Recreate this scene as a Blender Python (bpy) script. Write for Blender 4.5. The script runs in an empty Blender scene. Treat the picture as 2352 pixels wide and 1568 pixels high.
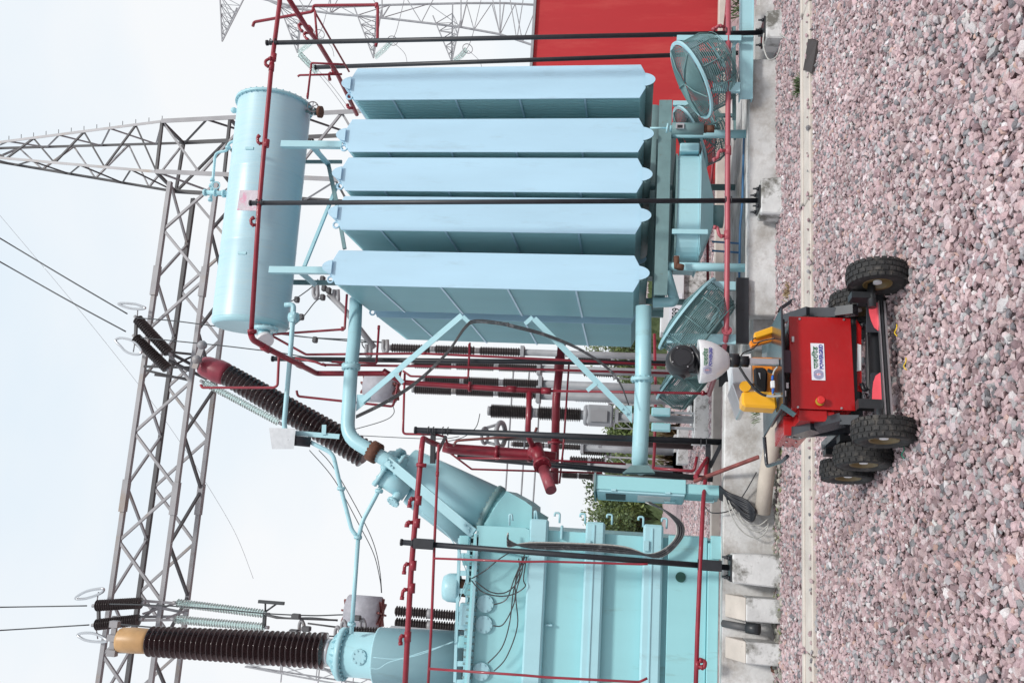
import bpy, math, random
import numpy as np
from math import sin, cos, radians, pi
from mathutils import Vector, Matrix
random.seed(7); rng = np.random.default_rng(7)
S = bpy.context.scene
COL = S.collection

# ------------------------------------------------------------------ camera
PSI, TH, RHO, FPX = radians(11), radians(8.19), 0.033, 1960.0
CAM = Vector((0, 0, 1.4))
f0 = Vector((sin(PSI)*cos(TH), cos(PSI)*cos(TH), sin(TH)))
r0 = Vector((cos(PSI), -sin(PSI), 0)); u0 = r0.cross(f0)
cx = -u0*cos(RHO) + r0*sin(RHO); cy = u0*sin(RHO) + r0*cos(RHO)
cd = bpy.data.cameras.new('camera'); cam = bpy.data.objects.new('camera', cd); COL.objects.link(cam)
cd.sensor_width = 36; cd.lens = 36*FPX/2352; cd.clip_end = 3000; cd.clip_start = 0.05
cam.matrix_world = Matrix(((cx.x, cy.x, -f0.x, 0), (cx.y, cy.y, -f0.y, 0), (cx.z, cy.z, -f0.z, 1.4), (0, 0, 0, 1)))
S.camera = cam

# ------------------------------------------------------------------ sky and sun (bright overcast)
SUN_EL, SUN_AZ = radians(46), radians(160)      # azimuth: from behind the camera, to its right
W = bpy.data.worlds.new("World"); S.world = W; W.use_nodes = True
nt = W.node_tree; nt.nodes.clear()
o = nt.nodes.new('ShaderNodeOutputWorld'); bg = nt.nodes.new('ShaderNodeBackground')
sky = nt.nodes.new('ShaderNodeTexSky'); sky.sky_type = 'NISHITA'; sky.sun_disc = False
sky.sun_elevation = SUN_EL; sky.sun_rotation = SUN_AZ; sky.dust_density = 3; sky.air_density = 1.2
tc = nt.nodes.new('ShaderNodeTexCoord'); mp = nt.nodes.new('ShaderNodeMapping'); mp.inputs['Scale'].default_value = (1, 1, 2.2)
nz = nt.nodes.new('ShaderNodeTexNoise'); nz.inputs['Scale'].default_value = 1.6; nz.inputs['Detail'].default_value = 5; nz.inputs['Roughness'].default_value = .45
rp = nt.nodes.new('ShaderNodeValToRGB'); rp.color_ramp.elements[0].position = .36; rp.color_ramp.elements[1].position = .62
rp.color_ramp.elements[0].color = (8.0, 9.25, 10.3, 1); rp.color_ramp.elements[1].color = (10.0, 10.2, 10.4, 1)
mx = nt.nodes.new('ShaderNodeMix'); mx.data_type = 'RGBA'; mx.inputs[0].default_value = .95
nt.links.new(tc.outputs['Generated'], mp.inputs[0]); nt.links.new(mp.outputs[0], nz.inputs[0]); nt.links.new(nz.outputs[0], rp.inputs[0])
nt.links.new(sky.outputs[0], mx.inputs[6]); nt.links.new(rp.outputs[0], mx.inputs[7]); nt.links.new(mx.outputs[2], bg.inputs[0])
bg.inputs[1].default_value = 0.085
nt.links.new(bg.outputs[0], o.inputs[0])
sl = bpy.data.lights.new('sun', 'SUN'); so = bpy.data.objects.new('sun', sl); COL.objects.link(so)
sl.energy = 2.1; sl.angle = radians(8); sl.color = (1, .96, .9)
sd = Vector((sin(SUN_AZ)*cos(SUN_EL), cos(SUN_AZ)*cos(SUN_EL), sin(SUN_EL)))
so.rotation_euler = sd.to_track_quat('Z', 'Y').to_euler()
S.view_settings.view_transform = 'Standard'; S.view_settings.look = 'None'
S.view_settings.exposure = 0.2; S.view_settings.gamma = 1; S.view_settings.use_curve_mapping = False

# ------------------------------------------------------------------ survey helpers: photograph crop -> world point on a vertical plane Y or a height z
REG = dict(A=(0,0,.57399),B=(1000,0,.57411),C=(2000,0,.57389),D=(0,850,.60592),E=(1000,850,.60573),F=(2000,850,.60575),
 G=(0,1750,.62553),H=(1000,1750,.62571),I=(2000,1750,.62565),J=(2600,1000,.63768),K=(2900,0,.63787),L=(2900,1900,.52991),
 M=(2600,80,.30606),N=(2880,1180,.31879),O=(3150,1150,.5102),Q=(1450,1250,.55272),Z=(0,0,1.7415))
def ray(r, a, b):
    o = REG[r]; x = (o[0]+a*o[2])/1.7415; y = (o[1]+b*o[2])/1.7415
    return f0 + cx*((x-1176)/FPX) + cy*((784-y)/FPX)
def P(r, a, b, Y): d = ray(r, a, b); return CAM + d*(Y/d.y)
def Gz(r, a, b, z=0.): d = ray(r, a, b); return CAM + d*((z-1.4)/d.z)
def PL(Y, *pts):                       # pts: ('B',x,y) or ('B',x,y,Y)
    return [P(p[0], p[1], p[2], p[3] if len(p) > 3 else Y) for p in pts]
def PX(px, Y): return px*Y/1960.0      # photo pixels (2352 wide) -> metres at distance Y

# ------------------------------------------------------------------ materials
MATS = {}
def mat(name, col, rough=.5, metal=0, var=.12, scale=6, bump=.0, bscale=60, col2=None, stain=None, coat=0, spec=.5, streak=False):
    m = bpy.data.materials.new(name); m.use_nodes = True; n = m.node_tree; N = n.nodes; L = n.links
    b = N['Principled BSDF']; b.inputs['Roughness'].default_value = rough; b.inputs['Metallic'].default_value = metal
    b.inputs['Coat Weight'].default_value = coat; b.inputs['Specular IOR Level'].default_value = spec
    t = N.new('ShaderNodeTexCoord'); g = N.new('ShaderNodeNewGeometry')
    mp = N.new('ShaderNodeMapping'); L.new(g.outputs['Position'], mp.inputs[0])
    mp.inputs['Scale'].default_value = (1, 1, .18 if streak else 1)
    z = N.new('ShaderNodeTexNoise'); z.inputs['Scale'].default_value = scale; z.inputs['Detail'].default_value = 6; L.new(mp.outputs[0], z.inputs[0])
    r = N.new('ShaderNodeValToRGB'); L.new(z.outputs[0], r.inputs[0])
    r.color_ramp.elements[0].position = .3; r.color_ramp.elements[1].position = .7
    c = np.array(col); c2 = np.array(col2) if col2 else c*(1+var)
    r.color_ramp.elements[0].color = (*(c*(1-var)), 1); r.color_ramp.elements[1].color = (*np.minimum(c2, 1), 1)
    out = r.outputs[0]
    if stain:
        scol, lo, hi, ss = stain
        z2 = N.new('ShaderNodeTexNoise'); z2.inputs['Scale'].default_value = ss; z2.inputs['Detail'].default_value = 8; z2.inputs['Roughness'].default_value = .7
        L.new(mp.outputs[0], z2.inputs[0])
        r2 = N.new('ShaderNodeValToRGB'); r2.color_ramp.elements[0].position = lo; r2.color_ramp.elements[1].position = hi
        L.new(z2.outputs[0], r2.inputs[0])
        x = N.new('ShaderNodeMix'); x.data_type = 'RGBA'; L.new(r2.outputs[0], x.inputs[0]); L.new(out, x.inputs[6]); x.inputs[7].default_value = (*scol, 1)
        out = x.outputs[2]
    L.new(out, b.inputs['Base Color'])
    if bump:
        z3 = N.new('ShaderNodeTexNoise'); z3.inputs['Scale'].default_value = bscale; z3.inputs['Detail'].default_value = 5; L.new(g.outputs['Position'], z3.inputs[0])
        bp = N.new('ShaderNodeBump'); bp.inputs['Strength'].default_value = bump; bp.inputs['Distance'].default_value = .01
        L.new(z3.outputs[0], bp.inputs['Height']); L.new(bp.outputs[0], b.inputs['Normal'])
    MATS[name] = m; return m
teal = mat('aqua_paint', (.37,.625,.69), .38, var=.05, scale=2.5, stain=((.24,.36,.36), .58, .84, 5), streak=True, bump=.03, bscale=25)
tealt = mat('aqua_tank_paint', (.30,.60,.64), .4, var=.05, scale=2, stain=((.20,.30,.27), .60, .86, 5), bump=.05, bscale=14, streak=True)
tealr = mat('radiator_paint', (.43,.655,.805), .36, var=.05, scale=4, streak=True, bump=.05, bscale=7, stain=((.34,.50,.60), .56, .82, 6))
finm = mat('radiator_fin_shade_paint', (.34,.64,.70), .4, var=.04, scale=2, streak=True)  # radiator paint recoloured for the fin sides, their shading mixed into the colour
tealdr = mat('conservator_paint', (.42,.63,.71), .36, var=.05, scale=3, stain=((.44,.56,.57), .5, .8, 3), bump=.05, bscale=10)
teald = mat('weathered_shaded_aqua', (.15,.25,.26), .5, var=.12, scale=8, stain=((.12,.10,.07), .6, .8, 20))  # weathered paint, also used where shade is painted in under the radiators
tealfan = mat('fan_paint', (.13,.24,.25), .45, var=.1, scale=12)
red = mat('red_pipe_paint', (.26,.018,.034), .38, var=.15, scale=10, stain=((.36,.15,.16), .66, .85, 14), coat=.1)
redp = mat('red_faded_pipe', (.40,.085,.11), .4, var=.1, scale=6)
redbr = mat('rusty_red_pipe', (.20,.055,.05), .5, var=.3, scale=14)
rust = mat('rust', (.12,.05,.03), .8, var=.3, scale=20, bump=.2)
redw = mat('red_wall_paint', (.43,.016,.022), .68, var=.14, scale=.8, streak=True, stain=((.52,.07,.06), .5, .85, 2.2), bump=.12, bscale=30)
blk = mat('black_pipe_paint', (.018,.020,.026), .45, var=.2, scale=12, stain=((.05,.05,.055), .62, .8, 30))
blkp = mat('black_plastic', (.010,.011,.014), .38, var=.1, scale=30)
dark = mat('dark_steel', (.025,.028,.032), .4, var=.2, scale=15)
anth = mat('anthracite_coating', (.03,.034,.042), .25, var=.12, scale=18, coat=.3)
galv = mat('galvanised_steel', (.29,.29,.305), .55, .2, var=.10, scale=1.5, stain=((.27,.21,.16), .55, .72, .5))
galvd = mat('dull_shaded_galvanised_steel', (.085,.085,.09), .6, .1, var=.15, scale=2)  # dull steel, doubling as a shaded copy of galv on the lattice
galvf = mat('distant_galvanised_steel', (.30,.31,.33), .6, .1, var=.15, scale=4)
alu = mat('aluminium', (.55,.56,.58), .28, .85, var=.08, scale=20)
porc = mat('brown_porcelain', (.032,.016,.017), .16, var=.25, scale=20, coat=.4)
porcf = mat('brown_porcelain_far', (.035,.028,.028), .3, var=.25, scale=10)
capc = mat('ochre_cap', (.50,.30,.13), .42, var=.1, scale=9, stain=((.40,.22,.09), .55, .8, 12))
capr = mat('maroon_cap', (.23,.025,.045), .42, var=.15, scale=10, stain=((.40,.25,.25), .7, .78, 30))
conc = mat('old_concrete', (.40,.38,.35), .9, var=.18, scale=6, stain=((.13,.115,.10), .58, .72, 4), bump=.5, bscale=50)
concw = mat('whitewashed_concrete', (.60,.60,.60), .85, var=.10, scale=7, stain=((.15,.145,.13), .50, .64, 4.5), bump=.4, bscale=40)
concg = mat('grey_concrete', (.60,.60,.60), .88, var=.22, scale=2.2, stain=((.25,.215,.18), .44, .74, 2.8), bump=.5, bscale=35)
kerbm = mat('kerb_concrete', (.54,.485,.44), .9, var=.12, scale=5, stain=((.25,.21,.19), .62, .76, 25), bump=.3, bscale=90)
asb = mat('cement_pipe', (.50,.44,.38), .85, var=.1, scale=8, bump=.2, bscale=60)
white = mat('white_enamel', (.72,.73,.75), .3, var=.03, scale=10)
wtrap = mat('wave_trap_wrap', (.36,.36,.40), .6, var=.12, scale=9, bump=.3, bscale=25)
yel = mat('yellow_plastic', (.80,.40,.015), .35, var=.05, scale=10, coat=.2)
org = mat('orange_panel', (.78,.24,.01), .4, var=.05, scale=10)
redrob = mat('rover_red_paint', (.40,.008,.010), .27, var=.10, scale=5, coat=.4, stain=((.42,.05,.045), .60, .85, 7), bump=.03, bscale=9)
pink = mat('reflector_film', (.85,.10,.13), .35, var=.1, scale=14)
rub = mat('tyre_rubber', (.020,.020,.021), .75, var=.3, scale=30, stain=((.13,.115,.10), .52, .78, 22), bump=.2, bscale=150)
rimm = mat('tan_rim_paint', (.16,.11,.045), .4, var=.1, scale=20)
green = mat('lettering_green', (.01,.13,.05), .5, var=.02); blue = mat('lettering_blue', (.03,.035,.30), .5, var=.02)
plate = mat('sticker_white', (.78,.78,.84), .35, var=.01); bluec = mat('blue_plastic', (.02,.13,.50), .4, var=.1)
cab = mat('cable_sheath', (.035,.037,.042), .5, var=.3, scale=25, stain=((.22,.22,.23), .55, .7, 12))
cabl = mat('grey_cable', (.42,.42,.40), .5, var=.2, scale=30)
wire = mat('conductor', (.05,.055,.06), .5, .3, var=.1)
bark = mat('bark', (.10,.075,.05), .9, var=.3, scale=10, bump=.4)
leafs = [mat('leaf_dark', (.085,.125,.05), .6, var=.35, scale=8), mat('leaf_light', (.15,.20,.06), .6, var=.3, scale=8), mat('leaf_dry', (.24,.21,.11), .7, var=.3, scale=8)]
straw = mat('straw', (.36,.27,.15), .8, var=.3, scale=20)
faded = mat('faded_plate', (.55,.50,.55), .5, var=.1, scale=30, stain=((.62,.30,.42), .5, .6, 9))
yrib = mat('yellow_ribbon', (.75,.50,.03), .5)
gm = bpy.data.materials.new('pale_green_glass'); gm.use_nodes = True
b = gm.node_tree.nodes['Principled BSDF']; b.inputs['Base Color'].default_value = (.80,.95,.92,1); b.inputs['Roughness'].default_value = .06
b.inputs['Transmission Weight'].default_value = .85; b.inputs['IOR'].default_value = 1.3; MATS['glass'] = gm

for nd in tealdr.node_tree.nodes:
    if nd.type == 'MAPPING': nd.inputs['Scale'].default_value = (16, 1, 1)
# ------------------------------------------------------------------ mesh builder
class MB:
    def __init__(s): s.v = []; s.f = []; s.sm = []
    def add(s, vs, fs, smooth=False):
        k = len(s.v); s.v += [tuple(v) for v in vs]; s.f += [tuple(i+k for i in f) for f in fs]; s.sm += [smooth]*len(fs); return s
    def hexa(s, p):                      # 8 corners: bottom 4 ccw, top 4 ccw
        return s.add(p, [(3,2,1,0),(4,5,6,7),(0,1,5,4),(1,2,6,5),(2,3,7,6),(3,0,4,7)])
    def box(s, c, d, M=None):
        x, y, z = d[0]/2, d[1]/2, d[2]/2
        p = [Vector(q) for q in ((-x,-y,-z),(x,-y,-z),(x,y,-z),(-x,y,-z),(-x,-y,z),(x,-y,z),(x,y,z),(-x,y,z))]
        c = Vector(c)
        return s.hexa([(M @ q if M else q)+c for q in p])
    def box2(s, a, b):                   # min, max
        return s.box([(a[i]+b[i])/2 for i in range(3)], [abs(b[i]-a[i]) for i in range(3)])
    def frame(s, p0, p1, up=None):
        d = (p1-p0).normalized()
        u = Vector(up) if up else (Vector((0,0,1)) if abs(d.z) < .9 else Vector((0,1,0)))
        a = d.cross(u)
        if a.length < 1e-4: a = d.cross(Vector((1,0,.3)))
        a.normalize(); b = a.cross(d).normalized(); return d, a, b
    def bar(s, p0, p1, w, t, up=None):   # rectangular bar: w across, t along 'up'
        p0, p1 = Vector(p0), Vector(p1); d, a, b = s.frame(p0, p1, up); a = a*w/2; b = b*t/2
        return s.hexa([p0-a-b, p0+a-b, p0+a+b, p0-a+b, p1-a-b, p1+a-b, p1+a+b, p1-a+b])
    def angle(s, p0, p1, w, t, up=None): # L section
        p0, p1 = Vector(p0), Vector(p1); d, a, b = s.frame(p0, p1, up)
        q = [(0,0),(w,0),(w,t),(t,t),(t,w),(0,w)]
        vs = [p0+a*(x-w/2)+b*(y-w/2) for x, y in q]+[p1+a*(x-w/2)+b*(y-w/2) for x, y in q]
        fs = [(i,(i+1)%6,(i+1)%6+6,i+6) for i in range(6)]+[(5,4,3,2,1,0),(6,7,8,9,10,11)]
        return s.add(vs, fs)
    def cyl(s, p0, p1, ra, rb=None, n=16, caps=True):
        rb = ra if rb is None else rb; return s.lathe(Vector(p0), Vector(p1), [(0,ra),(1,rb)], n, caps)
    def lathe(s, p0, p1, prof, n=20, caps=True, absolute=False, smooth=True):
        p0, p1 = Vector(p0), Vector(p1); d, a, b = s.frame(p0, p1); Ln = 1 if absolute else (p1-p0).length
        k = len(s.v)
        for t, r in prof:
            for i in range(n):
                w = 2*pi*i/n; s.v.append(tuple(p0+d*(t*Ln)+a*(r*cos(w))+b*(r*sin(w))))
        m = len(prof)
        for j in range(m-1):
            for i in range(n):
                s.f.append((k+j*n+i, k+j*n+(i+1)%n, k+(j+1)*n+(i+1)%n, k+(j+1)*n+i)); s.sm.append(smooth)
        if caps:
            s.f.append(tuple(k+i for i in range(n))[::-1]); s.sm.append(False)
            s.f.append(tuple(k+(m-1)*n+i for i in range(n))); s.sm.append(False)
        return s
    def tube(s, pts, r, n=10, bend=0, caps=True):   # polyline, optionally with rounded bends
        pts = [Vector(p) for p in pts]
        if bend:
            q = [pts[0]]
            for i in range(1, len(pts)-1):
                A, B, C = pts[i-1], pts[i], pts[i+1]; k = min(bend, (A-B).length*.45, (C-B).length*.45)
                a = B+(A-B).normalized()*k; c = B+(C-B).normalized()*k
                for t in (0,.2,.4,.6,.8,1): q.append(a*(1-t)**2+B*2*t*(1-t)+c*t*t)
            q.append(pts[-1]); pts = q
        k = len(s.v); m = len(pts); ref = None
        for i, p in enumerate(pts):
            d = (pts[min(i+1,m-1)]-pts[max(i-1,0)]).normalized()
            if ref is None:
                ref = Vector((0,0,1)) if abs(d.z) < .9 else Vector((0,1,0))
            a = (ref-d*ref.dot(d))
            if a.length < 1e-5: a = d.orthogonal()
            a.normalize(); ref = a; b = d.cross(a)
            rr = r[min(i, len(r)-1)] if isinstance(r, (list, tuple)) else r
            for j in range(n):
                w = 2*pi*j/n; s.v.append(tuple(p+a*(rr*cos(w))+b*(rr*sin(w))))
        for i in range(m-1):
            for j in range(n):
                s.f.append((k+i*n+j, k+i*n+(j+1)%n, k+(i+1)*n+(j+1)%n, k+(i+1)*n+j)); s.sm.append(True)
        if caps:
            s.f.append(tuple(k+j for j in range(n))[::-1]); s.sm.append(False)
            s.f.append(tuple(k+(m-1)*n+j for j in range(n))); s.sm.append(False)
        return s
    def spline(s, pts, r, n=6, sub=6):
        pts = [Vector(p) for p in pts]; q = []
        for i in range(len(pts)-1):
            a, b, c, d = pts[max(i-1,0)], pts[i], pts[i+1], pts[min(i+2,len(pts)-1)]
            for k in range(sub):
                t = k/sub; q.append(.5*((2*b)+(c-a)*t+(2*a-5*b+4*c-d)*t*t+(3*b-a-3*c+d)*t**3))
        q.append(pts[-1]); return s.tube(q, r, n)
    def ball(s, c, r, n=14, sc=(1,1,1)):
        k = len(s.v); c = Vector(c); m = n//2+1
        for j in range(m):
            ph = pi*j/(m-1)
            for i in range(n):
                w = 2*pi*i/n; rr = max(sin(ph), 1e-3)*r
                s.v.append((c.x+rr*cos(w)*sc[0], c.y+rr*sin(w)*sc[1], c.z-cos(ph)*r*sc[2]))
        for j in range(m-1):
            for i in range(n):
                s.f.append((k+j*n+i, k+j*n+(i+1)%n, k+(j+1)*n+(i+1)%n, k+(j+1)*n+i)); s.sm.append(True)
        return s
    def extr(s, poly, vec, smooth=False):     # planar polygon (list of Vector) extruded by vec
        n = len(poly); vec = Vector(vec); vs = [Vector(p) for p in poly]+[Vector(p)+vec for p in poly]
        fs = [tuple(range(n))[::-1], tuple(range(n, 2*n))]+[(i,(i+1)%n,(i+1)%n+n,i+n) for i in range(n)]
        return s.add(vs, fs)
    def xf(s, M): s.v = [tuple(M @ Vector(v)) for v in s.v]; return s
def origin(o):
    p = Vector((0,0,0))
    while o: p += o.location; o = o.parent
    return p
def link(name, mb, m, parent=None, label=None, bevel=0, kind=None, loc=None):
    me = bpy.data.meshes.new(name); og = origin(parent)
    base = Vector(loc) if loc is not None else og
    me.from_pydata([(v[0]-base.x, v[1]-base.y, v[2]-base.z) for v in mb.v], [], mb.f)
    me.polygons.foreach_set('use_smooth', mb.sm); me.materials.append(m); me.update()
    import bmesh
    bm = bmesh.new(); bm.from_mesh(me); bmesh.ops.recalc_face_normals(bm, faces=bm.faces)
    if bevel: 
        bmesh.ops.bevel(bm, geom=[e for e in bm.edges if e.calc_face_angle(0) > .5], offset=bevel, segments=1, affect='EDGES')
    bm.to_mesh(me); bm.free()
    o = bpy.data.objects.new(name, me); COL.objects.link(o); o.parent = parent
    o.location = base-og
    if label: o['label'] = label
    if kind: o['kind'] = kind
    return o
def thing(name, label, cat, loc, group=None):
    o = bpy.data.objects.new(name, None); COL.objects.link(o); o.location = loc; o.empty_display_size = .1
    o['label'] = label; o['category'] = cat
    if group: o['group'] = group
    return o
def tagm(o, label, cat, group=None):
    o['label'] = label; o['category'] = cat
    if group: o['group'] = group
    return o
def struct(name, mb, m, bevel=0):
    o = link(name, mb, m, None, bevel=bevel); o['kind'] = 'structure'; return o
def ring(mb, c, r, rt, axis, n=32, k=6):      # torus
    ax = Vector(axis).normalized(); a = ax.orthogonal().normalized(); b = ax.cross(a); base = len(mb.v); c = Vector(c)
    for i in range(n):
        w = 2*pi*i/n; d = a*cos(w)+b*sin(w)
        for j in range(k):
            u = 2*pi*j/k; mb.v.append(tuple(c+d*(r+rt*cos(u))+ax*(rt*sin(u))))
    for i in range(n):
        for j in range(k):
            mb.f.append((base+i*k+j, base+i*k+(j+1)%k, base+((i+1)%n)*k+(j+1)%k, base+((i+1)%n)*k+j)); mb.sm.append(True)
def flange(mb, c, axis, r, t=.025, bolts=10, br=.012):
    ax = Vector(axis).normalized(); c = Vector(c); mb.cyl(c-ax*t, c+ax*t, r, n=24)
    a = ax.orthogonal().normalized(); b = ax.cross(a)
    for i in range(bolts):
        w = 2*pi*i/bolts; q = c+(a*cos(w)+b*sin(w))*(r-br*1.6); mb.cyl(q-ax*(t+br), q+ax*(t+br), br, n=6)

# ------------------------------------------------------------------ ground, gravel, kerb, basin walls
def ground():
    mb = MB(); nx = 30
    mb.add([(-900,-60,-.012),(900,-60,-.012),(900,1500,-.012),(-900,1500,-.012)], [(0,1,2,3)])
    o = struct('ground', mb, None or bpy.data.materials.new('crushed_rock_ground'))
    m = o.data.materials[0]; m.use_nodes = True; N = m.node_tree.nodes; L = m.node_tree.links; b = N['Principled BSDF']; b.inputs['Roughness'].default_value = .9
    g = N.new('ShaderNodeNewGeometry'); v = N.new('ShaderNodeTexVoronoi'); v.inputs['Scale'].default_value = 19; L.new(g.outputs['Position'], v.inputs['Vector'])
    r = N.new('ShaderNodeValToRGB'); L.new(v.outputs['Color'], r.inputs[0])
    e = r.color_ramp.elements; e[0].color = (.17,.13,.13,1); e[1].color = (.52,.43,.44,1); x = e.new(.5); x.color = (.40,.29,.30,1)
    v2 = N.new('ShaderNodeTexVoronoi'); v2.feature = 'DISTANCE_TO_EDGE'; v2.inputs['Scale'].default_value = 19; L.new(g.outputs['Position'], v2.inputs['Vector'])
    bp = N.new('ShaderNodeBump'); bp.inputs['Distance'].default_value = .03; bp.inputs['Strength'].default_value = 1
    L.new(v2.outputs[0], bp.inputs['Height']); L.new(bp.outputs[0], b.inputs['Normal']); L.new(r.outputs[0], b.inputs['Base Color'])
ground()
ico = []
ph = (1+5**.5)/2
for a in (-1,1):
    for c in (-ph,ph): ico += [(0,a,c),(a,c,0),(c,0,a)]
ico = np.array(ico)/np.linalg.norm(ico[0])
icf = []
import itertools
ed = min(np.linalg.norm(ico[i]-ico[j]) for i, j in itertools.combinations(range(12), 2))*1.05
for t in itertools.combinations(range(12), 3):
    if all(np.linalg.norm(ico[a]-ico[b]) < ed for a, b in itertools.combinations(t, 2)):
        n = np.cross(ico[t[1]]-ico[t[0]], ico[t[2]]-ico[t[0]])
        icf.append(t if n @ ico[t[0]] > 0 else (t[0], t[2], t[1]))
icf = np.array(icf)
def stones(name, pts, size, z0, zj, label, palette, m, flat=.72):
    n = len(pts)
    if n == 0: return
    V = np.repeat(ico[None], n, 0)*rng.uniform(.55, 1.28, (n,12,1))
    V *= rng.uniform(.62, 1.3, (n,1,3))
    q = rng.normal(size=(n,4)); q /= np.linalg.norm(q, axis=1)[:,None]; w,x,y,z = q.T
    R = np.stack([1-2*(y*y+z*z),2*(x*y-z*w),2*(x*z+y*w),2*(x*y+z*w),1-2*(x*x+z*z),2*(y*z-x*w),2*(x*z-y*w),2*(y*z+x*w),1-2*(x*x+y*y)],1).reshape(n,3,3)
    V = np.einsum('nij,nkj->nki', R, V); V[:,:,2] *= flat
    s = size*np.minimum(rng.lognormal(-.02, .28, n), 1.75); V *= s[:,None,None]
    V[:,:,0] += pts[:,0,None]; V[:,:,1] += pts[:,1,None]; V[:,:,2] += (z0+rng.uniform(0, zj, n))[:,None]
    V = V.reshape(-1,3); Fc = (icf[None]+(np.arange(n)*12)[:,None,None]).reshape(-1,3)
    me = bpy.data.meshes.new(name); me.vertices.add(len(V)); me.vertices.foreach_set('co', V.ravel().astype(np.float32))
    me.loops.add(len(Fc)*3); me.loops.foreach_set('vertex_index', Fc.ravel().astype(np.int32))
    me.polygons.add(len(Fc)); me.polygons.foreach_set('loop_start', np.arange(0, len(Fc)*3, 3, dtype=np.int32))
    me.polygons.foreach_set('use_smooth', np.zeros(len(Fc), dtype=bool)); me.update(calc_edges=True)
    at = me.attributes.new('stone', 'FLOAT_COLOR', 'FACE')
    pal = np.array([p[:3] for p in palette]); w = np.array([p[3] for p in palette]); idx = rng.choice(len(pal), n, p=w/w.sum())
    c = pal[idx]*rng.uniform(.82, 1.2, (n,1))*rng.uniform(.98, 1.02, (n,3)); X_, Y_ = pts[:,0], pts[:,1]; c *= (1+.09*np.sin(X_*2.1+1.7*np.sin(Y_*1.3))*np.sin(Y_*1.9+X_*.8)+.05*np.sin(X_*5.3+Y_*4.1))[:,None]; c = np.concatenate([c, np.ones((n,1))], 1)
    at.data.foreach_set('color', np.repeat(c, 20, 0).ravel().astype(np.float32))
    me.materials.append(m); o = bpy.data.objects.new(name, me); COL.objects.link(o); o['kind'] = 'stuff'; o['label'] = label; o['category'] = 'gravel'
    return o
sm = bpy.data.materials.new('crushed_stone'); sm.use_nodes = True; N = sm.node_tree.nodes; Lk = sm.node_tree.links
b = N['Principled BSDF']; b.inputs['Roughness'].default_value = .85; a = N.new('ShaderNodeAttribute'); a.attribute_name = 'stone'
g = N.new('ShaderNodeNewGeometry'); z = N.new('ShaderNodeTexNoise'); z.inputs['Scale'].default_value = 160; z.inputs['Detail'].default_value = 4; z.inputs['Roughness'].default_value = .8
Lk.new(g.outputs['Position'], z.inputs[0]); r = N.new('ShaderNodeValToRGB'); r.color_ramp.elements[0].position = .33; r.color_ramp.elements[1].position = .68
r.color_ramp.elements[0].color = (.62,.60,.62,1); r.color_ramp.elements[1].color = (1.0,1.0,1.0,1); Lk.new(z.outputs[0], r.inputs[0])
x = N.new('ShaderNodeMix'); x.data_type = 'RGBA'; x.blend_type = 'MULTIPLY'; x.inputs[0].default_value = 1; Lk.new(a.outputs['Color'], x.inputs[6]); Lk.new(r.outputs[0], x.inputs[7])
Lk.new(x.outputs[2], b.inputs['Base Color']); bp = N.new('ShaderNodeBump'); bp.inputs['Strength'].default_value = .5; bp.inputs['Distance'].default_value = .004
Lk.new(z.outputs[0], bp.inputs['Height']); Lk.new(bp.outputs[0], b.inputs['Normal'])
PAL = [(.57,.425,.43,6),(.48,.35,.36,4.4),(.62,.52,.525,3.0),(.33,.23,.24,2.4),(.40,.39,.40,2.0),(.22,.215,.23,1.0),(.56,.38,.33,.35),(.68,.64,.64,1.0)]
def scatter(x0, x1, y0, y1, sp):
    xs, ys = np.meshgrid(np.arange(x0, x1, sp), np.arange(y0, y1, sp)); p = np.stack([xs.ravel(), ys.ravel()], 1)
    return p+rng.uniform(-.5, .5, p.shape)*sp
KYF, KYB = 6.80, 7.13                         # kerb front/back
def in_view(p, m=.9):                          # keep the ground the photo (or a step to the side) can see
    c = np.arctan2(p[:,0], p[:,1]); return (p[:,0] > -0.24*p[:,1]-m) & (p[:,0] < .66*p[:,1]+m)
p = np.concatenate([scatter(-4,8,2.35,KYF+.005,.0285), scatter(-4,8,2.35,KYF+.005,.036)])
p = p[in_view(p)]
stones('gravel', p, .0178, -.008, .022, 'pink and grey crushed stone spread over the foreground up to the kerb', PAL, sm)
p = np.concatenate([scatter(-4,8,KYB-.01,8.72,.035), scatter(-4,8,KYB-.01,8.72,.048)]); p = p[in_view(p)]
stones('gravel', p, .0200, -.006, .018, 'strip of crushed stone between the kerb and the basin wall', PAL, sm)
p = np.concatenate([np.stack([rng.uniform(-4,8,160), KYF+np.abs(rng.normal(0,.02,160))], 1)]); p = p[in_view(p)]
stones('gravel', p, .016, .044, .01, 'loose stones kicked onto the edges of the kerb', PAL, sm)
p = scatter(-4,10,14.6,24,.062); p = p[(p[:,0] > -.1*p[:,1]-1) & (p[:,0] < .52*p[:,1])]
stones('gravel', p, .03, -.01, .01, 'crushed stone of the yard beyond the basin', PAL, sm)
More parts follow.
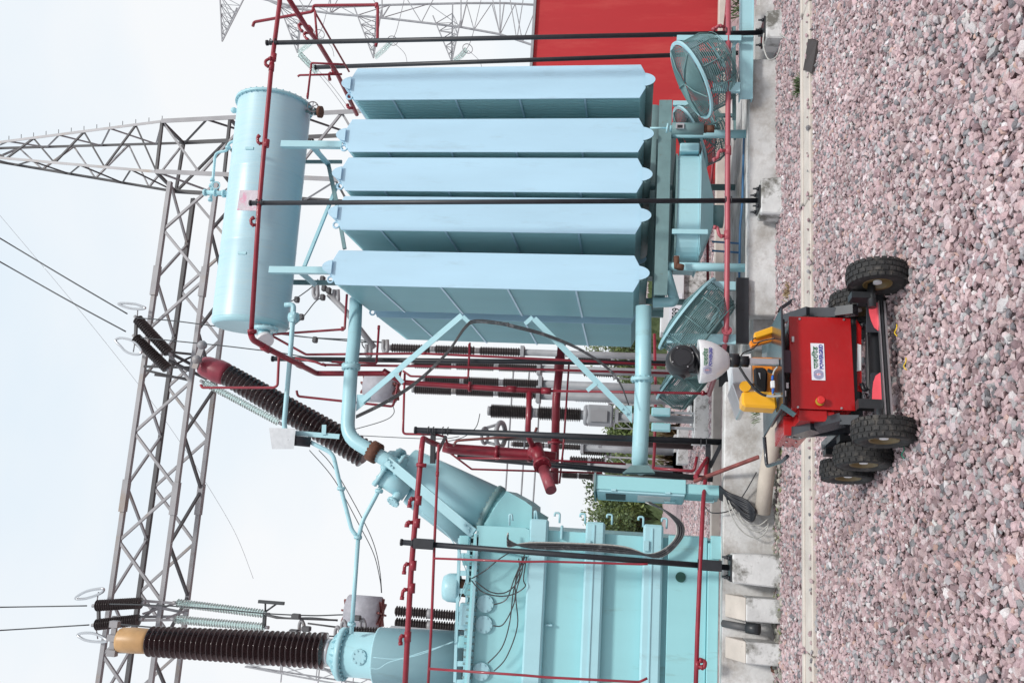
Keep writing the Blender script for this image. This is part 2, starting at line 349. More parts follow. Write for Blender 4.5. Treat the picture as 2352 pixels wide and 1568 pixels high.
# kerb slabs
ks = thing('kerb', 'long narrow flush strip of beige concrete kerb slabs across the gravel', 'kerb', (1.8,7,0))
xs = [-4,-2.2,-.95,.85,2.6,4.35,5.35,7.2,9]
for i in range(len(xs)-1):
    mb = MB(); dz = random.uniform(-.004,.004); dy = random.uniform(-.01,.01)
    mb.box2((xs[i]+.006, KYF+dy, -.12), (xs[i+1]-.006, KYB-.08+dy, .042+dz)); link('kerb_slab', mb, kerbm, ks, bevel=.008)
    mb = MB(); mb.box2((xs[i]+.03, KYB-.075+dy, -.12), (xs[i+1]-.02, KYB+dy, .054+dz)); link('kerb_edge', mb, kerbm, ks, bevel=.008)
q = [Gz('K',585,262,.02), Gz('K',560,452,.02), Gz('K',520,442,.02), Gz('K',560,245,.02)]
mb = MB(); mb.hexa([v-Vector((0,0,.06)) for v in q]+[q[0]+Vector((0,0,.01)), q[1]+Vector((0,0,.02)), q[2]+Vector((0,0,.04)), q[3]+Vector((0,0,.05))])
tagm(link('broken_slab', mb, mat('dark_slab',(.06,.05,.05),.9,bump=.4), None, loc=q[1]), 'dark displaced slab lying across the kerb beside the weed', 'slab')

# basin walls
HL, HR = .50, .29
def wallbox(a, b, label, m=concg):
    mb = MB(); mb.box2(a, b); o = link('basin_wall', mb, m, None, bevel=.012, loc=((a[0]+b[0])/2, (a[1]+b[1])/2, 0)); return tagm(o, label, 'wall')
xm = P('Z',1700,880,8.7).x; xr = P('F',1640,690,8.7).x; xe = P('C',1800,445,8.7).x
wallbox((-4.5,8.62,-.05),(xm,8.84,HL), 'tall grey concrete basin wall below the transformer tank')
wallbox((xr,8.60,-.05),(xe,8.82,HR), 'low cracked concrete basin wall below the radiators')
wallbox((xm+.004,8.95,-.05),(xr-.004,9.13,.17), 'recessed concrete wall, coloured darker for shade, behind the rover between the two basin walls', conc)  # darker concrete here carries the shade of the recess in its colour
wallbox((xe+.1,8.86,-.05),(9,9.04,.16), 'low grey concrete wall at the right end past the basin', concg)
mb = MB(); mb.box2((xr-.3,8.83,-.05),(5.6,11.2,.20)); struct('concrete_pad', mb, concg)
mb = MB(); mb.box2((-5,8.85,-.05),(xr-.31,11.2,.10)); struct('basin_floor', mb, conc)
mb = MB(); mb.box2((-6,14.0,-.05),(12,14.25,.12)); o = link('basin_kerb', mb, kerbm, None, bevel=.01, loc=(1,14.1,0)); tagm(o, 'long pale concrete kerb running behind the basin', 'kerb')
# painted firewall
wx0 = P('C',1300,1250,14.5).x
mb = MB(); mb.box2((wx0,14.5,0),(14,14.8,P('C',250,100,14.5).z)); o = link('firewall', mb, redw, None, loc=(10,14.6,0)); tagm(o, 'tall plain red painted firewall behind the radiators at the right', 'wall')
mb = MB(); zt = P('C',250,100,14.5).z; mb.box2((wx0-.01,14.44,zt+.002),(14,14.86,zt+.05)); link('coping', mb, galvf, o)
# piers against the wall at the left
def pier(r, c, Y, w, d, h, label, m=concw, cap=True):
    x = P(r, c[0], c[1], Y).x; t = thing('pedestal', label, 'pedestal', (x, Y, 0), 'concrete pedestals')
    mb = MB(); k = .02
    mb.hexa([Vector(v) for v in ((x-w/2-k,Y-d/2-k,-.05),(x+w/2+k,Y-d/2-k,-.05),(x+w/2+k,Y+d/2,-.05),(x-w/2-k,Y+d/2,-.05),(x-w/2,Y-d/2,h),(x+w/2,Y-d/2,h),(x+w/2,Y+d/2,h),(x-w/2,Y+d/2,h))])
    link('block', mb, m, t, bevel=.014)
    return t, x
def post(r1, a, r2, b, Y, rad, label, pedh=None, clamps=()):
    p0 = P(r1, a[0], a[1], Y); p1 = P(r2, b[0], b[1], Y)
    t = thing('pipe_post', label, 'post', p1, 'black steel pipe support posts')
    mb = MB(); mb.cyl(p0, p1, rad, n=18); mb.lathe(p0, p0+(p0-p1).normalized()*.02, [(-.0,rad*1.05),(0,rad*1.25),(.02,rad*1.25)], 18, absolute=True); link('shaft', mb, blk, t)
    if pedh:
        mb = MB(); mb.box((p1.x, p1.y, p1.z+.008), (.24,.24,.018)); link('base_plate', mb, dark, t)
        for sx in (-1,1):
            for sy in (-1,1):
                mb = MB(); q = p1+Vector((sx*.09, sy*.09, .017)); mb.cyl(q, q+Vector((0,0,.02)), .02, n=6); mb.cyl(q, q+Vector((0,0,.055)), .010, n=8); link('anchor_bolt', mb, blk, t)
    for (r, u, v) in clamps:
        q = P(r, u, v, Y); mb = MB()
        for s in (-1,1):
            qq = q+Vector((0,-rad*.5,s*.028)); mb.tube([qq+Vector((-rad*1.3,0,0)), qq+Vector((-rad*1.1,-rad*1.3,0)), qq+Vector((rad*1.1,-rad*1.3,0)), qq+Vector((rad*1.3,0,0))], .006, 6, bend=.02)
        link('u_bolt', mb, blk, t)
    return t
Yp = 8.42
zz = P('C',1840,230,Yp).z
pier('K', (300,200), 8.42, .30,.30, zz, 'square whitewashed concrete pedestal under the rightmost black post')
post('B',(125,300),'C',(1840,228), Yp, PX(6,Yp), 'black pipe post standing on the rightmost pedestal, in front of the red wall', 1, (('B',165,300),('C',1595,225)))
zz = P('C',1805,1398,Yp).z
pier('K', (300,1255), 8.42, .36,.26, zz, 'low concrete pedestal under the black post that crosses the middle radiators')
post('B',(10,1415),'C',(1805,1398), Yp, PX(6,Yp), 'black pipe post crossing in front of the middle radiators', 1, (('B',70,1415),('C',1590,1398)))
Yl = 8.48; zz = P('I',1475,830,Yl).z
pier('I', (1600,838), 8.46, .26,.24, zz, 'mould-stained concrete pedestal in front of the transformer tank')
post('H',(975,668),'I',(1475,830), Yl, PX(6.3,Yl), 'black pipe post in front of the transformer tank', 1, (('H',1060,675),('I',1290,815)))
mb = MB(); q = P('H',1110,678,Yl-.03); q2 = P('I',1340,815,Yl-.03)
ss = thing('clamp_plates', 'black channel brackets clamping pipes to the post by the tank', 'bracket', q)
mb.box(q, (.10,.05,.20)); link('upper_bracket', mb, blk, ss); mb = MB(); mb.box(q2, (.10,.05,.22)); link('lower_bracket', mb, blk, ss)
zz = P('I',1470,30,9.2).z
pier('I', (1560,50), 9.2, .34,.3, zz, 'blackened concrete pedestal inside the basin behind the rover', conc)
post('Q',(390,850),'I',(1470,30), 9.2, PX(7,9.2), 'black pipe post between the radiators and the control cabinet', 1, (('Q',500,855),('Q',605,858),('I',1300,30)))
post('B',(460,470),'C',(1660,370), 11.9, PX(5.5,11.9), 'black pipe post behind the rightmost radiator, before the red wall')
post('E',(155,965),'F',(1560,1000), 10.0, PX(6,10), 'black pipe post rising behind the rover camera')
post('Q',(700,1040),'I',(1360,265), 10.9, PX(6.5,10.9), 'leaning black pipe post behind the red valve and the cabinet')
# bracket on the post
t = thing('pipe_bracket', 'black triangular bracket holding the red valve pipe on its post', 'bracket', P('Q',510,900,9.2)); mb = MB()
mb.bar(P('Q',512,860,9.2), P('Q',508,1090,9.2), .05,.05); mb.bar(P('Q',605,890,9.2), P('Q',515,1070,9.2), .03,.03); link('arm', mb, blk, t)
t = thing('pipe_bracket', 'black triangular bracket near the foot of the post beside the rusty bar', 'bracket', P('I',1330,90,9.2)); mb = MB()
mb.bar(P('I',1330,40,9.2), P('I',1330,240,9.2), .05,.05); mb.bar(P('I',1415,40,9.2), P('I',1340,190,9.2), .04,.04); link('arm', mb, blk, t)
# stepped piers at the left with a pipe between
def spier(c0, c1, label):
    xa = P('I',1600,c0,8.4).x; xb = P('I',1600,c1,8.4).x; zt = P('I',1440,c0,8.62).z; zm = P('I',1572,c0,8.36).z
    t = thing('stepped_pier', label, 'pier', ((xa+xb)/2,8.4,0), 'stepped concrete piers'); mb = MB()
    mb.hexa([Vector(v) for v in ((xb,8.34,-.05),(xa,8.34,-.05),(xa,8.615,-.05),(xb,8.615,-.05),(xb,8.34,zm),(xa,8.34,zm),(xa,8.615,zm),(xb,8.615,zm))]); link('lower_block', mb, concw, t, bevel=.01)
    mb = MB(); mb.hexa([Vector(v) for v in ((xb,8.342,zm+.002),(xa,8.342,zm+.002),(xa,8.615,zm+.002),(xb,8.615,zm+.002),(xb,8.60,zt),(xa,8.60,zt),(xa,8.615,zt),(xb,8.615,zt))]); link('sloped_cap', mb, kerbm, t, bevel=.006)
spier(1020,1170, 'whitewashed stepped pier right of the drain pipe under the tank')
spier(1300,1440, 'whitewashed stepped pier left of the drain pipe under the tank')
t = thing('drain_pipe', 'grey drain pipe stub between the two stepped piers', 'pipe', P('I',1500,1200,8.5)); mb = MB()
mb.tube([P('I',1425,1185,8.6), P('I',1590,1215,8.42)], .033, 14); link('pipe', mb, galvd, t); mb = MB(); mb.cyl(P('I',1575,1212,8.41), P('I',1660,1225,8.36), .05, n=14); link('socket', mb, dark, t)
t = thing('cement_duct', 'long beige cement duct lying along the basin wall behind the rover', 'duct', Gz('I',1690,250,.08)); mb = MB()
mb.tube([P('I',1678,478,8.49), P('I',1705,240,8.35), P('J',800,1010,8.15), P('J',830,800,7.9)], PX(17,8.4), 22); link('duct', mb, asb, t)
# rubble in front of the tall wall
p = scatter(-3.2,xm+.3,8.28,8.6,.045); p = p[rng.random(len(p)) < .75]
stones('rubble', p, .024, .0, .035, 'greyish rubble with moss heaped along the foot of the tall basin wall', [(.34,.34,.30,3),(.45,.43,.38,2),(.25,.25,.22,2),(.22,.26,.12,1)], sm)
for c, s, mm, lb in ((('L',350,830),.05,dark,'dark boulder at the foot of the wall beside the pedestal'),(('L',370,1455),.042,rust,'rust brown stone near the left end of the wall')):
    q = Gz(*c, s*.6); mb = MB(); mb.ball(q, s, 9, (1.1,.9,.8)); o = link('boulder', mb, mm, None, loc=q)
    for v in o.data.vertices: v.co *= random.uniform(.85,1.12)
    tagm(o, lb, 'stone')

# ------------------------------------------------------------------ radiators
Yr = 8.9
def radiator(zb, zt, xl, xr_, Yf, depth, nf, label, glabel='radiator banks', spacers=True):
    t = thing('radiator_bank', label, 'radiator', ((xl+xr_)/2, Yf, zb), glabel)
    w = xr_-xl; c = (xl+xr_)/2; hw = w/2; hp = .078; ch = .065
    hexp = [(-hw,zb),(hw*.0-hp,zb-ch),(hp,zb-ch),(hw,zb),(hw,zt),(hp,zt+ch),(-hp,zt+ch),(-hw,zt)]
    mb = MB(); mb.extr([Vector((c+x,Yf,z)) for x, z in hexp], (0,.012,0)); o = link('front_plate', mb, tealr, t, bevel=.004)
    mb = MB()
    dy = (depth-.03)/nf
    for i in range(nf):
        y = Yf+.03+dy*i; k = .96; mb.extr([Vector((c+x*k,y,z)) for x, z in hexp], (0,dy*.36,0))
    link('fin_stack', mb, finm, t, kind='stuff')
    mb = MB()
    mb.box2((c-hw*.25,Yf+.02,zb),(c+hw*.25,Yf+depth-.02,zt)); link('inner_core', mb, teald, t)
    for z, s, nm in ((zt+ch-.02,1,'top_header'),(zb-ch+.02,-1,'bottom_header')):
        mb = MB(); zc = z+s*.03
        mb.cyl((c,Yf+.013,zc), (c,Yf+depth+.05,zc), hp*.95, n=24)
        zq = (zt+ch if s > 0 else zb-ch)-s*.012
        pr = [Vector((c+hp*q_[0], Yf-.035, zq+s*q_[1])) for q_ in ((-1.0,0),(-.96,.02),(-.86,.045),(-.72,.07),(-.52,.092),(-.27,.108),(0,.113),(.27,.108),(.52,.092),(.72,.07),(.86,.045),(.96,.02),(1.0,0))]
        mb.extr(pr, (0,.014,0)); link(nm, mb, tealr if s > 0 else teald, t)  # bottom header kept dark: shade under the radiators put into its colour
        if s < 0: link('header_cap', MB().extr([p_+Vector((0,-.004,0)) for p_ in pr], (0,.003,0)), tealr, t)
    for i in range(4):
        if not spacers: break
        z = zb+(zt-zb)*(.185+.225*i); 
        for sx in (-1,1):
            mb = MB(); mb.bar((c+sx*(hw*.96+.004),Yf+.01,z), (c+sx*(hw*.96+.004),Yf+depth,z), .010,.022)
            link('spacer_bar', mb, tealr, t)
    mb = MB(); ring(mb, (c-hw*.62,Yf+.06,zt+ch+.02), .035, .012, (0,1,0), 16, 6); link('lifting_lug', mb, tealr, t)
    return t
bot = [('F',875,525,'F',885,283),('F',890,143,'F',893,10),('C',955,1345,'C',962,1100),('C',965,1062,'C',975,820),('C',985,683,'C',993,445)]
lab = ['leftmost radiator bank, nearest the transformer tank','second radiator bank from the left, with dark shaded fins beside it','middle radiator bank, third of five','fourth radiator bank, second from the right','rightmost radiator bank, nearest the red wall']
ZB = P('F',880,525,Yr).z; ZT = P('E',565,470,Yr).z; W0 = None
for i, b_ in enumerate(bot):
    xl = P(b_[0],b_[1],b_[2],Yr).x
    if i == 1: xl = P('F',890,143,Yr).x
    radiator(ZB, ZT, xl, xl+.405, Yr, 1.30, 30, 'pale blue '+lab[i])
xl = P('F',875,525,Yr).x
radiator(ZB+.02, ZT+.0, xl, xl+.405, Yr+1.62, 1.55, 30, 'pale blue radiator bank standing behind the leftmost one', 'rear radiator banks')
radiator(ZB+.02, ZT+.0, P('F',890,143,Yr).x, P('F',890,143,Yr).x+.405, Yr+1.62, 1.55, 30, 'pale blue radiator bank standing behind the second one', 'rear radiator banks')
for i, nm in ((2,'middle'),(3,'fourth'),(4,'rightmost')):
    xl = P(bot[i][0],bot[i][1],bot[i][2],Yr).x; radiator(ZB+.02, ZT-.05, xl, xl+.405, Yr+1.62, 1.55, 30, 'pale blue radiator bank hidden behind the '+nm+' one', 'rear radiator banks', spacers=False)
# header beam under the radiators, posts, strap plates
t = thing('radiator_stand', 'weathered aqua channel beam on two pipe legs carrying the radiators', 'stand', (P('F',1610,365,9).x,9,.2))
a = P('F',1060,545,8.95); b2 = P('C',1155,700,8.95); zc = (a.z+b2.z)/2
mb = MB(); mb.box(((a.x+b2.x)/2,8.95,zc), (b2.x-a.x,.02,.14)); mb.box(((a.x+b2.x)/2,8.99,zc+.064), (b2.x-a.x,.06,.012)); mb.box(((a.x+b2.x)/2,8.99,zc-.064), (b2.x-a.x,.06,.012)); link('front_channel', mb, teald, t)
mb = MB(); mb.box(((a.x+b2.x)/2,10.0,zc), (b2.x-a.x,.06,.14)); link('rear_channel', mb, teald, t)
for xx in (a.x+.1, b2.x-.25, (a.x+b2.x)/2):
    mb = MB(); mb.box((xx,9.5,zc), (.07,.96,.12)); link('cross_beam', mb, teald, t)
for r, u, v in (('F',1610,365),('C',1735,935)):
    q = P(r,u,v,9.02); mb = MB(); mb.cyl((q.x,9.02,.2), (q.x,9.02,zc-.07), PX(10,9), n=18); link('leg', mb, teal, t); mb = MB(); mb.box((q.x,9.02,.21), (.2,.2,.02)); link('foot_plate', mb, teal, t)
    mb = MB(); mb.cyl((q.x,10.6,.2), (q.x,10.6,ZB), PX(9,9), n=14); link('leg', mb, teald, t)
# collecting pipe behind the bottom headers
t = thing('collector_pipe', 'large horizontal aqua oil pipe from the radiators to the tank, low level', 'pipe', P('F',950,1000,9.05))
mb = MB(); Yc = 9.02; rc = PX(18.5,Yc)
mb.tube([P('F',948,620,Yc+.1), P('F',945,1100,Yc+.1), P('F',925,1568,Yc+.15), P('I',893,150,Yc+.2), P('I',900,190,Yc+.55)], rc, 24, bend=.15); link('pipe', mb, teal, t)
mb = MB(); flange(mb, P('F',938,1102,Yc+.1), P('F',938,1110,Yc)-P('F',938,1090,Yc), rc*1.42, .02, 12); link('flange', mb, teal, t)
mb = MB(); mb.bar(P('I',785,225,Yc+.1), P('I',990,225,Yc+.1), .02,.12, up=(0,1,0)); mb.extr([P('I',785,222,Yc), P('I',840,175,Yc), P('I',950,175,Yc), P('I',990,222,Yc)], (0,.02,0)); link('saddle_bracket', mb, teald, t)
mb = MB(); mb.cyl(P('F',1080,330,9.3), P('F',1150,575,9.3), PX(12,9.3), n=16); mb.tube([P('F',1150,560,9.3), P('F',1145,590,9.3), P('F',1010,595,9.3)], PX(12,9.3), 16, bend=.08); link('drain_branch', mb, teal, t)
t = thing('added_dark_pipe', 'dark green pipe added to darken the gap behind the radiator stand', 'pipe', P('Z',1497,500,11.6)); mb = MB()  # pipe and casing added as dark filler for the gap under the radiators
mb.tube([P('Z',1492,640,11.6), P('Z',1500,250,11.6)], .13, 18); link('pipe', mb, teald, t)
mb = MB(); mb.box2((P('Z',1500,620,11.9).x,11.8,.9), (P('Z',1500,300,11.9).x,12.3,1.25)); link('added_dark_casing', mb, teald, t, bevel=.05)
# upper oil pipe
t = thing('oil_riser_pipe', 'large upper aqua oil pipe bending down to the tank turret beside the slanted bushing', 'pipe', P('E',650,1200,9.4))
mb = MB(); r_ = PX(16.5,9.4)
mb.tube([P('E',700,575,9.9), P('E',692,800,9.7), P('E',668,1020,9.5), P('E',640,1480,9.3), P('H',790,95,9.25), P('H',960,190,9.25)], r_, 24, bend=.22); link('pipe', mb, teal, t)
mb = MB(); flange(mb, P('E',667,1018,9.5), P('E',667,1030,9.5)-P('E',668,1000,9.5), r_*1.38, .03, 12); link('flange', mb, teal, t)
mb = MB(); ax = P('H',960,190,9.25)-P('H',790,95,9.25); flange(mb, P('H',795,92,9.25), ax, r_*1.5, .05, 14, .014); link('rusty_flange', mb, rust, t, label='rusty bolted flange pair')
mb = MB(); flange(mb, P('H',965,178,9.25), ax, r_*1.6, .02, 10, .012); link('flange', mb, teal, t)
mb = MB(); mb.extr([P('E',705,1200,9.4), P('E',795,1205,9.4), P('E',795,1230,9.4), P('E',700,1310,9.4)], (0,.012,0)); link('gusset_plate', mb, teal, t)
# flat braces
def flatbar(name, a, b_, w, label, cat='brace', m=teal, tabs=()):
    mb = MB(); mb.bar(a, b_, w, .012, up=(0,1,0)); t = thing(name, label, cat, b_); link('bar', mb, m, t)
    for (u, v) in tabs:
        mb = MB(); mb.bar(u, v, .045,.008, up=(0,1,0)); link('tab', mb, m, t)
flatbar('pipe_brace', P('E',735,1245,9.38), P('E',1400,678,9.0), PX(13.5,9.2), 'pale flat steel brace rising from the upper oil pipe to the radiator', tabs=((P('E',955,1060,9.2),P('E',1010,1125,9.2)),(P('E',1405,685,9.0),P('E',1460,740,9.0))))
flatbar('pipe_brace', P('F',225,700,9.0), P('F',850,1330,9.1), PX(13.5,9.1), 'pale flat steel brace running down from the radiator to the lower oil pipe', tabs=((P('F',165,735,9.0),P('F',215,690,9.0)),(P('F',635,1125,9.06),P('F',575,1175,9.06))))
t = thing('gusset_plate', 'aqua gusset plate where the long brace meets the lower oil pipe', 'plate', P('F',840,1300,9.1)); mb = MB(); mb.extr([P('F',780,1272,9.1), P('F',872,1275,9.1), P('F',870,1390,9.1)], (0,.012,0)); link('plate', mb, teal, t)
for (u, v) in ((805,1295),(835,1325)):
    mb = MB(); q = P('F',u,v,9.09); mb.cyl(q, q-Vector((0,.02,0)), .012, n=6); link('bolt', mb, teal, t)

# ------------------------------------------------------------------ conservator tank
t = thing('conservator_tank', 'large horizontal pale blue oil conservator drum above the radiators', 'tank', P('B',150,1100,9.6))
Yk = 9.55
aR = P('B',172,745,Yk); aL = P('E',4,732,Yk)        # ends of the axis
wpx = (P('B',-110,700,Yk)-P('B',390,720,Yk)).length
rk = wpx*.5*.925
axis = (aR-aL).normalized()
mb = MB(); mb.lathe(aL, aR, [(0,rk),(.004,rk*1.0),(.33,rk),(.333,rk*1.006),(.337,rk),(.66,rk),(.663,rk*1.006),(.667,rk),(.996,rk),(1,rk)], 64); link('drum', mb, tealdr, t)
mb = MB(); mb.lathe(aR-axis*.01, aR+axis*.02, [(0,rk*1.07),(1,rk*1.07)], 64); 
for i in range(36):
    w = 2*pi*i/36; a_ = axis.orthogonal().normalized(); b_ = axis.cross(a_); q = aR+(a_*cos(w)+b_*sin(w))*rk*1.035; mb.cyl(q-axis*.02, q+axis*.035, .010, n=6)
link('end_flange', mb, teal, t)
mb = MB(); mb.lathe(aL+axis*.01, aL-axis*.06, [(0,rk*1.01),(.3,rk*1.0),(.6,rk*.99),(1,rk*.93)], 64); link('left_end_plate', mb, teal, t)
gc = P('E',95,780,9.3); mb = MB(); flange(mb, P('E',100,770,9.3), -axis, rk*.34, .02, 12, .009); mb.cyl(P('E',95,770,9.3), P('E',90,835,9.25), rk*.15, n=16); link('gauge_neck', mb, teal, t)
mb = MB(); mb.cyl(P('E',95,830,9.25), P('E',102,850,9.22), rk*.22, n=24); link('oil_gauge', mb, white, t)
mb = MB(); q = P('Z',570,460,9.02); mb.bar(P('Z',548,460,8.93), P('Z',596,461,8.93), .25, .006, up=(0,1,0)); link('name_plate', mb, faded, t, label='sun faded square nameplate with pink print')
for r, u, v in (('A',1740,1035),('D',1600,268)):
    q = P(r,u,v,8.98); mb = MB(); mb.box(q, (.03,.03,.1)); link('bracket', mb, teal, t)
# valves on top
t2 = thing('valve_pipe', 'aqua breather pipe with flanged valves on top of the conservator', 'pipe', P('A',1500,1330,9.4)); mb = MB()
mb.tube([P('A',1650,975,9.4), P('A',1590,1000,9.4), P('A',1585,1050,9.4), P('A',1500,1065,9.4), P('A',1485,1240,9.4), P('A',1468,1380,9.4)], PX(3.5,9.4), 12, bend=.07); mb.tube([P('A',1430,1340,9.4), P('A',1600,1350,9.4)], PX(6,9.4), 12); link('pipe', mb, teal, t2)
for (u, v, rr, d) in ((1430,1342,9,1),(1500,1345,9,1),(1560,1350,10,1),(1480,1255,6,0),(1472,1295,6,0),(1465,1392,6,0),(1590,1030,7,0)):
    mb = MB(); q = P('A',u,v,9.4); ax = Vector((0,0,1)) if d else Vector((1,0,0)); flange(mb, q, ax, PX(rr,9.4), .013, 8, .008); link('flange', mb, teal, t2)
mb = MB(); ring(mb, P('A',1505,1292,9.35), .045, .008, (0,1,.2), 18, 6); link('handwheel', mb, teal, t2)
mb = MB(); mb.cyl(P('A',1625,770,9.4), P('A',1665,772,9.4), .02, n=10); mb.ball(P('A',1630,770,9.4), .04, 10); tagm(link('vent_plug', mb, teal, None, loc=P('A',1630,770,9.4)), 'small vent plug on top of the conservator near its right end', 'valve')
t2 = thing('gate_valve', 'grey handwheel valve on the right end of the conservator', 'valve', P('B',440,770,9.5)); mb = MB(); mb.tube([P('B',385,775,9.5), P('B',480,780,9.5)], PX(4,9.5), 12); flange(mb, P('B',425,775,9.5), Vector((0,0,1)), .045, .01, 6, .007); flange(mb, P('B',455,778,9.5), Vector((0,0,1)), .045, .01, 6, .007); link('body', mb, teald, t2)
mb = MB(); ring(mb, P('B',437,745,9.45), .065, .008, (.1,1,.3), 20, 6)
for k in range(3):
    w = k*pi/3; mb.cyl(P('B',437,745,9.45)+Vector((cos(w),-.0,sin(w)))*.065, P('B',437,745,9.45)-Vector((cos(w),0,sin(w)))*.065, .005, n=6)
link('handwheel', mb, galv, t2); mb = MB(); mb.cyl(P('B',478,780,9.5), P('B',500,782,9.5), .075, n=10); link('rusty_flange', mb, rust, t2)
# supports of the conservator
def support(pts, label, extra=()):
    t = thing('conservator_support', label, 'support frame', pts[1], 'frames carrying the conservator')
    mb = MB(); mb.bar(pts[0], pts[1], PX(16.5,9), .012, up=(0,1,0)); mb.bar(pts[0]+Vector((-PX(7.5,9),.03,0)), pts[1]+Vector((-PX(7.5,9),.03,0)), .01, .06, up=(0,1,0)); link('front_upright', mb, teal, t)
    for a, b_, w, m in extra:
        mb = MB(); mb.bar(a, b_, PX(w,9.2), .03, up=(0,1,0)); link('strut', mb, m, t)
support([P('B',215,1000,8.95), P('B',640,1005,8.95)], 'aqua steel frame under the conservator above the fourth radiator', [(P('B',355,1128,10.1),P('B',640,1128,10.1),9,teald),(P('B',425,1010,9.0),P('B',545,1145,10.0),14,teal),(P('B',545,1140,10.0),P('B',600,1400,9.6),10,teald),(P('B',610,1285,9.8),P('E',358,358,9.05),8,teal)])
support([P('E',125,375,8.95), P('E',560,380,8.95)], 'aqua steel frame under the conservator above the leftmost radiator', [(P('E',240,460,10.1),P('E',580,465,10.1),13,teald),(P('E',330,390,9.0),P('E',430,475,10.0),13,teal),(P('B',600,1395,9.6),P('E',625,240,9.5),9,teald)])
# breather pipe from conservator down
t = thing('breather_pipe', 'slim aqua pipe dropping from the conservator and running left to the white breather box', 'pipe', P('E',270,900,9.3)); mb = MB()
rr = PX(6,9.3)
mb.tube([P('E',230,610,9.3), P('E',290,605,9.3), P('E',285,680,9.3), P('E',265,950,9.3), P('E',225,1400,9.3), P('E',240,1480,9.3), P('E',300,1490,9.3)], rr, 14, bend=.1); link('pipe', mb, teal, t)
mb = MB(); q = P('E',288,692,9.3); mb.cyl(q+Vector((0,0,.05)), q-Vector((0,0,.05)), rr*2, n=16); mb.box(q, (.12,.1,.05)); link('union', mb, teal, t)
t = thing('breather_box', 'white sheet metal breather hood at the end of the slim aqua pipe', 'box', P('E',200,1490,9.3)); mb = MB()
mb.hexa([P('E',145,1560,9.45), P('E',125,1420,9.45), P('E',125,1420,9.15), P('E',145,1560,9.15), P('E',290,1560,9.45), P('E',300,1425,9.45), P('E',300,1425,9.15), P('E',290,1560,9.15)]); link('hood', mb, alu, t)
mb = MB(); mb.cyl(P('E',250,1500,9.2), P('E',400,1515,9.3), PX(12,9.3), n=16); link('silica_breather', mb, blk, t); mb = MB(); mb.bar(P('E',300,1455,9.3), P('E',590,1478,9.3), .055,.01, up=(0,1,0)); mb.bar(P('E',490,1400,9.28), P('E',487,1465,9.28), .05,.01, up=(0,1,0)); link('flat_arm', mb, teal, t)
# Y pipe
t = thing('branch_pipe', 'thin pale Y shaped pipe linking both bushing turrets', 'pipe', P('H',690,635,9.3)); mb = MB(); rr = PX(5,9.3)
mb.tube([P('E',390,1510,9.3), P('H',430,50,9.3), P('H',530,100,9.3), P('H',580,320,9.3), P('H',650,590,9.3), P('H',690,635,9.3)], rr, 12, bend=.08)
mb.tube([P('H',860,250,9.35), P('H',820,345,9.35), P('H',715,540,9.3), P('H',695,640,9.3)], rr, 12, bend=.15); mb.tube([P('H',692,635,9.3), P('H',648,1250,9.3)], rr, 12); link('pipe', mb, teal, t)
for (u, v) in ((582,325),(690,635),(650,1190),(825,340)):
    mb = MB(); flange(mb, P('H',u,v,9.3), P('H',u-10,v+60,9.3)-P('H',u,v,9.3), rr*1.9, .015, 8, .008); link('flange', mb, teal, t)

# ------------------------------------------------------------------ insulators and bushings
def shed_profile(n, r, core, Ln):
    pr = [(0,core)]; d = Ln/n
    for i in range(n):
        t = i*d; pr += [(t+.15*d,core),(t+.46*d,r*.97),(t+.54*d,r),(t+.64*d,r*.98),(t+.86*d,core)]
    pr.append((Ln,core)); return pr
def insulator(mb, p0, p1, r, n, core=.68, seg=28, taper=1):
    Ln = (p1-p0).length; pr = shed_profile(n, r, r*core, Ln)
    pr = [(t, rr*(1+(taper-1)*t/Ln)) for t, rr in pr]; mb.lathe(p0, p1, pr, seg, True, True)
# right, slanted bushing
t = thing('bushing', 'slanted brown bushing with a maroon cap leaning to the right above the tank', 'bushing', P('H',760,140,9.6), 'high voltage bushings')
Yb = 9.6; b0 = P('H',745,110,Yb+.1); b1 = P('D',1500,1070,Yb+.2); c1 = P('D',1330,1005,Yb+.2)
mb = MB(); insulator(mb, b0, b1, PX(35,Yb), 33, .66, 32, .80); link('porcelain', mb, porc, t)
mb = MB(); L_ = (c1-b1).length; rr = PX(29,Yb); mb.lathe(b1, c1, [(-.01,rr*.7),(.0,rr*.92),(.04,rr),(L_*.35,rr*1.04),(L_*.8,rr*.93),(L_*.95,rr*.8),(L_,rr*.5)], 28, absolute=True); link('cap', mb, capr, t, label='chipped maroon end cap')
mb = MB(); q = c1; d_ = (c1-b1).normalized(); mb.bar(P('D',1340,870,Yb), P('D',1285,1030,Yb), .07,.03, up=(0,1,0)); mb.cyl(c1, c1+d_*.08, .04, n=10); mb.ball(P('D',1335,875,Yb), .06, 10); mb.ball(P('D',1300,970,Yb), .06, 10); link('terminal', mb, galv, t)
# turret of the slanted bushing
t = thing('slanted_turret', 'slanted pale blue turret carrying the maroon capped bushing', 'turret', P('H',1580,440,9.6))
def pq(a, b_, Y): return P('H', a, b_, Y)
c0 = pq(905,105,Yb); c1_ = pq(1540,455,Yb); ax = (c1_-c0).normalized()
wtop = (pq(960,50,Yb)-pq(830,290,Yb)).length*.5; wbot = (pq(1625,335,Yb)-pq(1490,540,Yb)).length*.62
m0 = pq(915,175,Yb); m1 = pq(1560,440,Yb)
mb = MB(); q0 = pq(925,170,Yb+.1); q1 = pq(1540,455,Yb+.1); wt = (pq(1625,335,Yb)-pq(1455,585,Yb)).length*.5
mb.lathe(q0, q1, [(0,wt*.62),(.12,wt*.64),(.13,wt*.86),(.135,wt*.98),(.5,wt),(1,wt)], 40); link('body', mb, teal, t)
mb = MB(); flange(mb, q1, ax, wt*1.08, .03, 24, .012); link('lower_flange', mb, teald, t)
